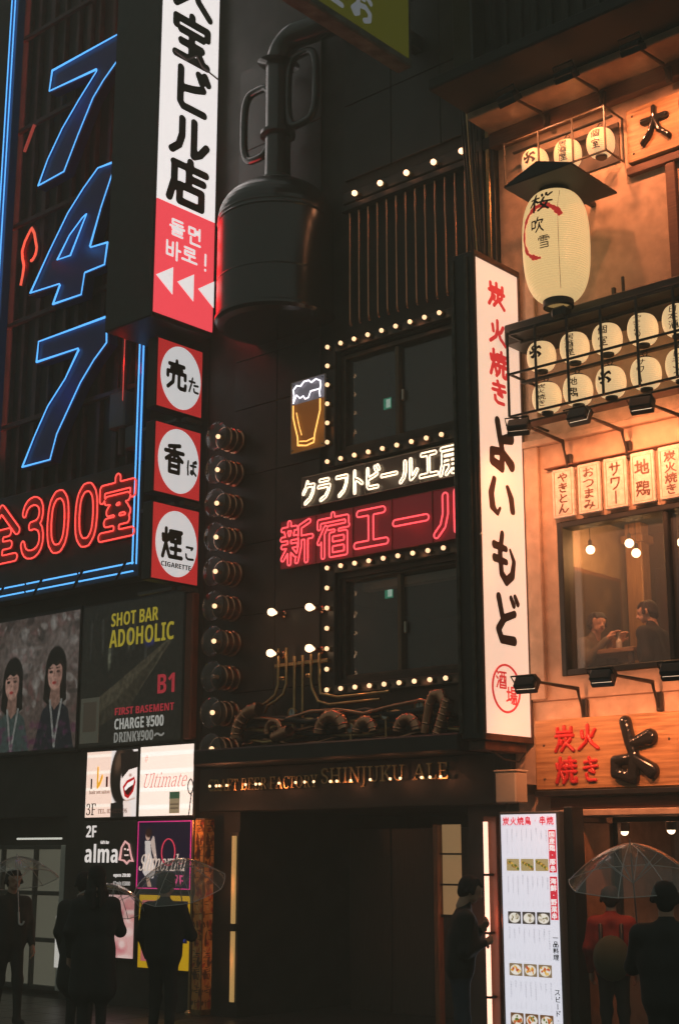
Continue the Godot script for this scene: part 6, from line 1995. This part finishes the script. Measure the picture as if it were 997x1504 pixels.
func lantern_things() -> void:
	paper = glow(0.72, 0.48, 0.235, 1.0)
	# lower rack
	var t := thing("lantern_rack", "black bar rack holding two rows of round lanterns", "rack", Vector3(-6.8, 6.58, 0.7))
	var frame := rough_mat("rack_iron", 0.03, 0.028, 0.026, 0.45, "grime", 2.0)
	for y in [6.58, 7.06, 7.52]:
		part(t, "rail", shape().box(Vector3(-8.38, y - 0.012, 0.74), Vector3(-4.6, y + 0.012, 0.765), 0.003), frame)
		part(t, "rail", shape().box(Vector3(-8.38, y - 0.012, 0.02), Vector3(-8.355, y + 0.012, 0.74), 0.003), frame)
	for x in [-8.38, -8.02, -7.62, -7.21, -6.79, -6.37]:
		part(t, "post", shape().box(Vector3(x, 6.57, 0.766), Vector3(x + 0.026, 7.535, 0.79), 0.004), frame)
	part(t, "hanger_bar", shape().box(Vector3(-8.35, 7.0, 0.5), Vector3(-4.6, 7.03, 0.56), 0.004).box(Vector3(-8.35, 7.46, 0.5), Vector3(-4.6, 7.49, 0.56), 0.004), frame)
	part(t, "tray", shape().box(Vector3(-8.35, 6.52, 0.42), Vector3(-4.6, 6.545, 0.62), 0.004), frame)
	part(t, "beam_strap", shape().box(Vector3(-8.36, 7.535, 0.5), Vector3(-4.6, 7.56, 0.76), 0.004), frame)
	var upper := [["crest", -8.06, "first top-row lantern beside the blade sign, marked with a crest"], ["居酒屋", -7.64, "second top-row lantern from the blade sign on the long rack"], ["個室", -7.24, "third top-row lantern from the blade sign on the long rack"], ["やきとり", -6.82, "fourth top-row lantern from the blade sign on the long rack"], ["日本酒", -6.42, "fifth top-row lantern from the blade sign on the long rack"]]
	var lower := [["炭火焼き", -8.01, "first bottom-row lantern beside the blade sign, lettered in brush"], ["地鶏", -7.62, "second bottom-row lantern from the blade sign on the long rack"], ["crest", -7.22, "bottom-row lantern with a crest in mid rack"], ["サワ｜", -6.81, "fourth bottom-row lantern from the blade sign on the long rack"], ["レモン", -6.41, "fifth bottom-row lantern from the blade sign on the long rack"]]
	for k in 5:
		lantern(upper[k][2], Vector3(upper[k][1], 7.235, 0.58), upper[k][0], 0.04 * (k % 3) + 0.12, "lanterns on the long rack")
		lantern(lower[k][2], Vector3(lower[k][1], 6.755, 0.58), lower[k][0], 0.05 * ((k + 1) % 3) + 0.1, "lanterns on the long rack")
	# upper cage
	t = thing("lantern_cage", "small black cage of three lanterns below the eave", "rack", Vector3(-7.95, 9.5, 0.2))
	var pale := rough_mat("cage_iron", 0.16, 0.12, 0.07, 0.4, "grime", 2.0)
	for y in [9.5, 10.03]:
		part(t, "rail", shape().box(Vector3(-8.6, y - 0.01, 0.37), Vector3(-7.25, y + 0.01, 0.39), 0.003), pale)
		part(t, "rail", shape().box(Vector3(-7.27, y - 0.01, 0.0), Vector3(-7.25, y + 0.01, 0.37), 0.003), pale)
	for x in [-8.6, -8.13, -7.68, -7.265]:
		part(t, "post", shape().box(Vector3(x, 9.5, 0.391), Vector3(x + 0.02, 10.03, 0.41), 0.003), pale)
	part(t, "post", shape().box(Vector3(-7.27, 9.5, 0.001), Vector3(-7.25, 10.03, 0.02), 0.003), black)
	part(t, "back_board", shape().box(Vector3(-8.6, 9.52, 0.001), Vector3(-7.3, 10.0, 0.02), 0.004), rough_mat("cage_back", 0.1, 0.06, 0.04, 0.6, "grime", 1.0))
	part(t, "hanger_bar", shape().box(Vector3(-8.6, 9.98, 0.18), Vector3(-7.27, 10.0, 0.22), 0.003), black)
	for e in [["crest", -8.3, 9.76, "cage lantern with a crest, half hidden by the hood"], ["居酒屋", -7.86, 9.72, "middle lantern of the three in the small cage"], ["個室", -7.43, 9.71, "cage lantern nearest the upper wooden board"]]:
		lantern(e[3], Vector3(e[1], e[2], 0.2), e[0], 0.12, "lanterns in the cage")
	# the big lantern
	var c := Vector3(-7.72, 7.74, 0.74)
	t = thing("paper_lantern", "very large long cream lantern under a black gabled hood", "lantern", c)
	var half := 0.36
	var prof := [Vector2(0.15, 0.0)]
	var rad := func(h: float) -> float:
		var e := clampf(absf(h - 0.62) / 0.62, 0.0, 1.0)
		return 0.15 + (half - 0.15) * pow(1.0 - pow(e, 3.2), 0.55) - 0.03 * maxf(0.0, 0.62 - h) * 0.8
	for k in 101:
		var h := 1.24 * k / 100.0
		prof.append(Vector2(rad.call(h) + (0.004 if k % 2 == 0 else -0.003), h))
	part(t, "paper_shade", shape().lathe(prof, c, Y, 64), glow(0.72, 0.48, 0.21, 1.0))
	part(t, "bottom_ring", shape().lathe([Vector2(0.15, 0.01), Vector2(0.165, 0.0), Vector2(0.165, -0.07), Vector2(0.14, -0.08), Vector2(0.14, -0.02)], c, Y, 32), black)
	part(t, "bottom_plate", shape().lathe([Vector2(0.0, -0.02), Vector2(0.14, -0.02)], c, Y, 32), glow(0.5, 0.3, 0.1, 0.6))
	part(t, "top_ring", shape().lathe([Vector2(0.15, 1.24), Vector2(0.165, 1.25), Vector2(0.165, 1.3), Vector2(0.0, 1.31)], c, Y, 32), black)
	part(t, "seam", shape().tube([c + Vector3(0.2, 0.02, 0.26), c + Vector3(0.205, 0.3, 0.275), c + Vector3(0.215, 0.62, 0.295), c + Vector3(0.21, 0.95, 0.28), c + Vector3(0.2, 1.15, 0.21)], 0.003, 4), mat(0.4, 0.25, 0.12))
	var wrap := func(an0: float, yc: float, w: float, hh: float) -> Callable:
		return func(v: Vector2) -> Vector3:
			var y: float = yc + (v.y - 0.5) * hh
			var r: float = rad.call(y) + 0.008
			var an: float = an0 + (v.x - 0.5) * w / r
			return Vector3(sin(an) * r, y, cos(an) * r)
	var ink := mat(0.03, 0.012, 0.008, 0.7)
	for e in [["桜", 0.1, 1.03, 0.27, 0.24], ["吹", 0.0, 0.76, 0.16, 0.18], ["雪", 0.2, 0.55, 0.14, 0.15]]:
		part(t, "character", Shape.new().glyph_on(glyph(e[0], 7.5 if e[0] == "雪" else 10.0, 50, false), wrap.call(e[1], e[2], e[3], e[4])), ink)
	var arc := Shape.new()
	for q in 26:
		var g0 := 0.55 + 4.1 * q / 26.0
		var g1 := 0.55 + 4.1 * (q + 1) / 26.0
		var wd := 0.11 + 0.03 * sin(q * 1.7) - 0.0015 * q
		var pts := []
		for e in [[g0, 1.0 - wd], [g1, 1.0 - wd], [g1, 1.0 + wd], [g0, 1.0 + wd]]:
			var an: float = 0.12 + cos(e[0]) * e[1] * 0.72
			var y: float = 0.68 + sin(e[0]) * e[1] * 0.3
			var r: float = rad.call(y) + 0.0065
			pts.append(Vector3(sin(an) * r, y, cos(an) * r))
		arc.quad(pts[0], pts[1], pts[2], pts[3], Vector3(pts[0].x, 0, pts[0].z).normalized())
	part(t, "red_arc", arc, glow(0.42, 0.02, 0.015, 1.0))
	# hood and bracket of the lantern
	t = thing("lantern_hood", "black gabled sheet metal hood over the large lantern", "hood", Vector3(-7.67, 9.03, 0.7))
	var roof := shape()
	var e0 := Vector3(-8.1, 9.05, 0)
	var r0 := Vector3(-7.67, 9.23, 0)
	var e1 := Vector3(-7.24, 9.05, 0)
	roof.prism(PackedVector2Array([Vector2(-0.43, 0), Vector2(0.43, 0), Vector2(0, 0.16)]), Vector3(-7.67, 9.05, 0.22), X, Y, 0.93)
	part(t, "roof", roof, mat(0.02, 0.02, 0.02, 0.6))
	part(t, "skirt", shape().box(Vector3(-8.1, 9.03, 0.22), Vector3(-7.24, 9.048, 1.15), 0.006), mat(0.02, 0.02, 0.02, 0.6))
	part(t, "arm", shape().box(Vector3(-7.7, 9.08, 0.0), Vector3(-7.64, 9.14, 0.22), 0.004), black)
	t = thing("lantern_clamp", "black clamp arm steadying the large lantern's foot", "bracket", Vector3(-7.7, 7.5, 0.6))
	part(t, "clamp", shape().box(Vector3(-7.78, 7.53, 0.66), Vector3(-7.6, 7.66, 0.82), 0.03), black)
	part(t, "arm", shape().tube([Vector3(-7.68, 7.58, 0.68), Vector3(-7.55, 7.64, 0.5), Vector3(-7.45, 7.66, 0.3)], 0.022, 8), black)
	part(t, "post", shape().box(Vector3(-7.42, 7.76, 0.1), Vector3(-7.38, 8.0, 0.14), 0.004).box(Vector3(-7.3, 7.76, 0.1), Vector3(-7.27, 8.1, 0.13), 0.004), black)


func flood_lamp(label: String, base: Vector3, head: Vector3, aim: Vector3, energy: float, angle := 62.0) -> void:
	var t := thing("flood_lamp", label, "lamp", base, "flood lamps on arms")
	var steel := rough_mat("lamp_steel", 0.08, 0.06, 0.045, 0.35, "grime", 3.0, 0.0, 0.5)
	part(t, "base_plate", shape().box(base + Vector3(-0.035, -0.1, -0.05), base + Vector3(0.035, 0.1, 0.0), 0.012), steel)
	var knee := base + Vector3(0, (head.y - base.y) * 0.75 + 0.04, 0.1)
	part(t, "arm", shape().tube([base + Vector3(0, -0.06, 0.02), base + Vector3(0, 0.02, 0.035), base.lerp(knee, 0.6) + Z * 0.02, knee, head - Z * 0.1, head], 0.014, 10), steel)
	var d := (aim - head).normalized()
	var side := d.cross(Y).normalized()
	var up := side.cross(d)
	var turn := Basis(side, up, -d)
	var ctr := head + d * 0.03
	part(t, "lamp_head", shape().box(ctr - Vector3(0.115, 0.08, 0.035), ctr + Vector3(0.115, 0.08, 0.035), 0.015, turn), black)
	part(t, "lamp_glass", shape().box(ctr + d * 0.037 - Vector3(0.1, 0.066, 0.002), ctr + d * 0.037 + Vector3(0.1, 0.066, 0.002), 0.0, turn), glow(1.0, 0.72, 0.45, 2.0))
	for e in [[Vector3(0, 0.077, -0.06), Vector3(0.115, 0.003, 0.03)], [Vector3(0, -0.077, -0.06), Vector3(0.115, 0.003, 0.03)], [Vector3(0.112, 0, -0.06), Vector3(0.003, 0.073, 0.03)], [Vector3(-0.112, 0, -0.06), Vector3(0.003, 0.073, 0.03)]]:
		part(t, "skirt", shape().box(ctr + turn * e[0] - e[1], ctr + turn * e[0] + e[1], 0.001, turn), black)
	part(t, "yoke", shape().tube([ctr + side * 0.125, ctr + side * 0.125 - d * 0.09, ctr - side * 0.125 - d * 0.09, ctr - side * 0.125], 0.008, 6), steel)
	flood(ctr + d * 0.06, aim, WARM, energy, angle)


func flood_lamps() -> void:
	flood_lamp("eave flood lamp beside the beer hall's bulbs", Vector3(-8.16, 10.27, 0.17), Vector3(-8.18, 10.3, 0.92), Vector3(-8.1, 9.3, 0.1), 2.3)
	flood_lamp("middle eave flood lamp above the caged lanterns", Vector3(-7.41, 10.27, 0.17), Vector3(-7.42, 10.3, 0.92), Vector3(-7.4, 8.9, 0.0), 3.7)
	flood_lamp("eave flood lamp above the upper wooden board", Vector3(-6.58, 10.25, 0.17), Vector3(-6.6, 10.3, 0.92), Vector3(-6.6, 8.9, 0.0), 4.0)
	flood_lamp("flood lamp below the rack, aimed at the blade sign", Vector3(-8.10, 6.16, 0.06), Vector3(-8.10, 6.4, 1.02), Vector3(-8.45, 5.5, 0.1), 2.8)
	flood_lamp("flood lamp below the rack over the third and fourth cream cards", Vector3(-7.36, 6.17, 0.06), Vector3(-7.39, 6.37, 1.0), Vector3(-7.4, 5.8, 0.0), 3.4)
	flood_lamp("flood lamp below the rack over the fifth cream card", Vector3(-6.6, 6.17, 0.06), Vector3(-6.66, 6.34, 1.0), Vector3(-6.85, 5.8, 0.0), 3.7)
	flood_lamp("low flood lamp against the foot of the blade sign", Vector3(-8.03, 3.47, 0.06), Vector3(-8.06, 3.68, 1.1), Vector3(-8.2, 2.9, 0.0), 2.0)
	flood_lamp("low flood lamp over the huge black character", Vector3(-7.15, 3.48, 0.06), Vector3(-7.18, 3.68, 1.1), Vector3(-7.3, 2.9, 0.0), 2.1)
	flood_lamp("low flood lamp at the window's far corner", Vector3(-6.35, 3.48, 0.06), Vector3(-6.42, 3.68, 1.1), Vector3(-6.6, 2.9, 0.0), 2.1)


func grill_door() -> void:
	var t := thing("grill_entrance", "grill restaurant's dark glazed doorway with an orange jamb", "doorway", Vector3(-6.6, 0.012, -0.4))
	var jamb := rough_mat("jamb_plaster", 0.45, 0.22, 0.11, 0.6, "plaster", 1.0)
	part(t, "jamb", shape().box(Vector3(-8.3, 0.02, -0.6), Vector3(-8.2, 2.36, 0.06), 0.01), jamb)
	part(t, "reveal", shape().box(Vector3(-8.2, 0.02, -0.7), Vector3(-8.13, 2.3, -0.02), 0.006), jamb)
	part(t, "door_frame", shape().box(Vector3(-8.13, 0.02, -0.66), Vector3(-8.07, 2.31, -0.58), 0.008).box(Vector3(-8.13, 2.31, -0.66), Vector3(-4.9, 2.36, -0.58), 0.008).box(Vector3(-7.2, 0.02, -0.66), Vector3(-7.15, 2.31, -0.58), 0.008), black)
	part(t, "door_pane", shape().box(Vector3(-8.07, 0.03, -0.625), Vector3(-7.2, 2.31, -0.619)), clear)
	part(t, "door_pane", shape().box(Vector3(-7.15, 0.03, -0.625), Vector3(-4.9, 2.31, -0.619)), clear)
	part(t, "soffit", shape().box(Vector3(-8.2, 2.36, -0.7), Vector3(-4.9, 2.4, 0.0), 0.004), mat(0.04, 0.035, 0.03))
	part(t, "back_wall", shape().box(Vector3(-8.72, 0, -3.0), Vector3(-4.3, 2.9, -2.9)), rough_mat("door_room", 0.16, 0.085, 0.045, 0.6, "boards", 0.7))
	part(t, "ceiling", shape().box(Vector3(-8.72, 2.45, -2.9), Vector3(-4.3, 2.55, -0.7)), mat(0.06, 0.045, 0.03))
	part(t, "notice", shape().box(Vector3(-7.12, 0.5, -0.61), Vector3(-7.0, 0.72, -0.6)), mat(0.8, 0.8, 0.8))
	for e in [[Vector3(-8.26, 2.22, -1.05), "ceiling spot inside the glazed door, nearer the jamb"], [Vector3(-7.69, 2.23, -1.05), "ceiling spot inside the glazed door above the umbrella"]]:
		var l := thing("ceiling_spot", e[1], "lamp", e[0], "ceiling spots inside the door")
		part(l, "can", shape().lathe([Vector2(0.05, 0.0), Vector2(0.06, 0.02), Vector2(0.055, 0.15), Vector2(0.0, 0.15)], e[0], Y, 16), black)
		part(l, "bulb", shape().ball(e[0] + Y * 0.0, 0.045, 12), glow(1.0, 0.74, 0.48, 4.0))
		lamp_at(e[0], WARM, 0.2, 0.045)


func overhead() -> void:
	# yellow blade sign high over the beer hall
	var t := thing("blade_sign", "yellow-green sign board high above the beer hall", "sign", Vector3(-10.1, 11.5, 1.0))
	part(t, "housing", shape().box(Vector3(-10.25, 11.62, 0.3), Vector3(-10.01, 15, 2.9), 0.02), rough_mat("sign_grey", 0.3, 0.3, 0.27, 0.5, "grime", 1.0))
	part(t, "yellow_light_panel", shape().box(Vector3(-10.01, 11.72, 0.38), Vector3(-10.0, 14.9, 2.84)), glow(0.045, 0.045, 0.004, 1.0))
	var pale := glow(0.12, 0.13, 0.14, 1.0)
	for k in 3:
		part(t, "character", shape().glyph(glyph(["ま", "と", "お"][k], 16.0), Vector3(-9.999, 11.8, 2.5 - 0.5 * k), -Z * 0.42, Y * 0.45, 0.004), pale)
	part(t, "bracket", shape().box(Vector3(-10.2, 12.0, -0.02), Vector3(-10.06, 12.2, 0.3)), black)
	# dark bracing beside it
	t = thing("cable_tray", "dark cable tray with hanging wires under the upper storeys", "cables", Vector3(-9.2, 11.0, 0.3))
	part(t, "tray", shape().box(Vector3(-9.35, 10.9, 0.05), Vector3(-9.05, 15, 0.35), 0.02), black)
	for k in 5:
		part(t, "wire", shape().tube([Vector3(-9.3 + 0.05 * k, 10.95, 0.3), Vector3(-9.28 + 0.05 * k, 9.8, 0.2 + 0.02 * k), Vector3(-9.26 + 0.04 * k, 8.75, 0.15)], 0.012 + 0.004 * (k % 2), 6), brass if k == 2 else black)


func crowd() -> void:
	var film := StandardMaterial3D.new()
	film.albedo_color = Color(0.75, 0.74, 0.7, 0.16)
	film.transparency = BaseMaterial3D.TRANSPARENCY_ALPHA
	film.roughness = 0.12
	film.cull_mode = BaseMaterial3D.CULL_DISABLED
	var away := PI + 0.35
	var up_arm := [Vector3(-0.26, 1.12, 0.12), Vector3(-0.12, 1.2, 0.33), Vector3(0.6, 0, 0.3)]
	person("person in a dark jacket under a clear umbrella, back turned", Vector3(-11.64, 0.03, 2.61), away, {"bulk": 1.1, "right": up_arm, "curl": 1.1})
	umbrella("clear umbrella over the person in front of the yellow poster", Vector3(-11.64, 1.15, 2.61) + Basis(Y, away) * Vector3(-0.08, 0, 0.36), Vector3(-11.55, 1.92, 2.55), 0.5, film)
	person("tall person in a dark coat, back turned, beside the couple's umbrella", Vector3(-12.7, 0.03, 2.84), PI + 0.6, {"bulk": 1.15, "long": 0.3})
	person("long-haired person in a dark coat, head bowed, back turned", Vector3(-11.68, 0.1, 3.5), PI + 0.9, {"bulk": 1.0, "hair": 0.22, "long": 0.35, "right": up_arm, "curl": 1.1, "look": Vector3(0.2, -0.2, 1)})
	umbrella("small clear umbrella between the couple, lit pink from behind", Vector3(-11.68, 1.1, 3.5) + Basis(Y, PI + 0.9) * Vector3(-0.08, 0, 0.36), Vector3(-12.05, 1.66, 2.95), 0.36, film)
	person("dim person in dark clothes facing along the street", Vector3(-14.6, 0.03, 2.4), 1.3, {"step": 0.12})
	umbrella("clear umbrella over the dim person at the shop front", Vector3(-14.3, 1.2, 2.5), Vector3(-14.5, 1.95, 2.43), 0.48, film)
	person("person in a dark jacket and jeans before the pink neon tube", Vector3(-8.2, 0.03, 2.08), 2.3, {"bulk": 1.1, "trousers": Color(0.03, 0.045, 0.07), "left": [Vector3(0.23, 1.1, 0.08), Vector3(0.07, 1.27, 0.21), Vector3(-0.3, 0, -0.8)], "right": [Vector3(-0.23, 1.1, 0.04), Vector3(-0.06, 1.16, 0.22), Vector3(0.4, 0, -0.8)], "lean": 0.12, "curl": 1.0, "look": Vector3(0.1, -0.35, 1)})
	person("person in black under a clear umbrella by the grill's doorway", Vector3(-5.36, 0.03, 3.35), PI + 0.5, {"bulk": 1.1, "left": [Vector3(0.26, 1.15, 0.12), Vector3(0.2, 1.3, 0.33), Vector3(-0.6, 0, 0.3)], "curl": 1.1})
	umbrella("wide clear umbrella in front of the grill's doorway", Vector3(-5.45, 1.28, 3.3) + Basis(Y, PI + 0.5) * Vector3(0.16, 0, 0.4), Vector3(-5.72, 2.07, 3.2), 0.5, film)
	var red_one := person("person in a red jacket with black straps at the grill's doorway", Vector3(-7.66, 0.03, 0.3), PI + 0.5, {"coat": Color(0.24, 0.016, 0.01), "bulk": 1.05})
	red_one.scale = Vector3.ONE * 0.93
	# backpack straps of the person in red
	var b := thing("backpack", "olive backpack with black straps on the red jacket", "backpack", Vector3(-7.57, 0.8, 0.47))
	b.rotation.y = 0.5
	org = Vector3.ZERO
	var bag := part(b, "bag", shape().ball(Vector3.ZERO, 0.18, 20), mat(0.07, 0.07, 0.035, 0.85), Vector3(0, 0.2, 0))
	bag.scale = Vector3(1.0, 1.2, 0.6)
	for s in [-0.1, 0.1]:
		part(b, "strap", shape().tube([Vector3(s, 0.34, -0.04), Vector3(s, 0.5, -0.1), Vector3(s * 1.1, 0.56, -0.2)], 0.022, 6), black)
	# the two men upstairs
	person("seated man in grey upstairs leaning in over the table", Vector3(-8.36, 3.25, -0.55), PI / 2, {"sit": true, "lean": 0.2, "coat": Color(0.16, 0.13, 0.09), "look": Vector3(-0.5, -0.12, 1), "left": [Vector3(0.26, 0.78, 0.18), Vector3(0.14, 0.99, 0.36), Vector3(0, -1, 0)], "skin": Color(0.6, 0.36, 0.25), "right": [Vector3(-0.26, 0.78, 0.18), Vector3(-0.14, 0.99, 0.36), Vector3(0, -1, 0)]})
	person("seated man in a black coat upstairs looking down at the table", Vector3(-7.48, 3.29, -0.55), -PI / 2, {"sit": true, "lean": 0.08, "bulk": 1.12, "look": Vector3(0.45, -0.2, 1), "skin": Color(0.6, 0.36, 0.25)})
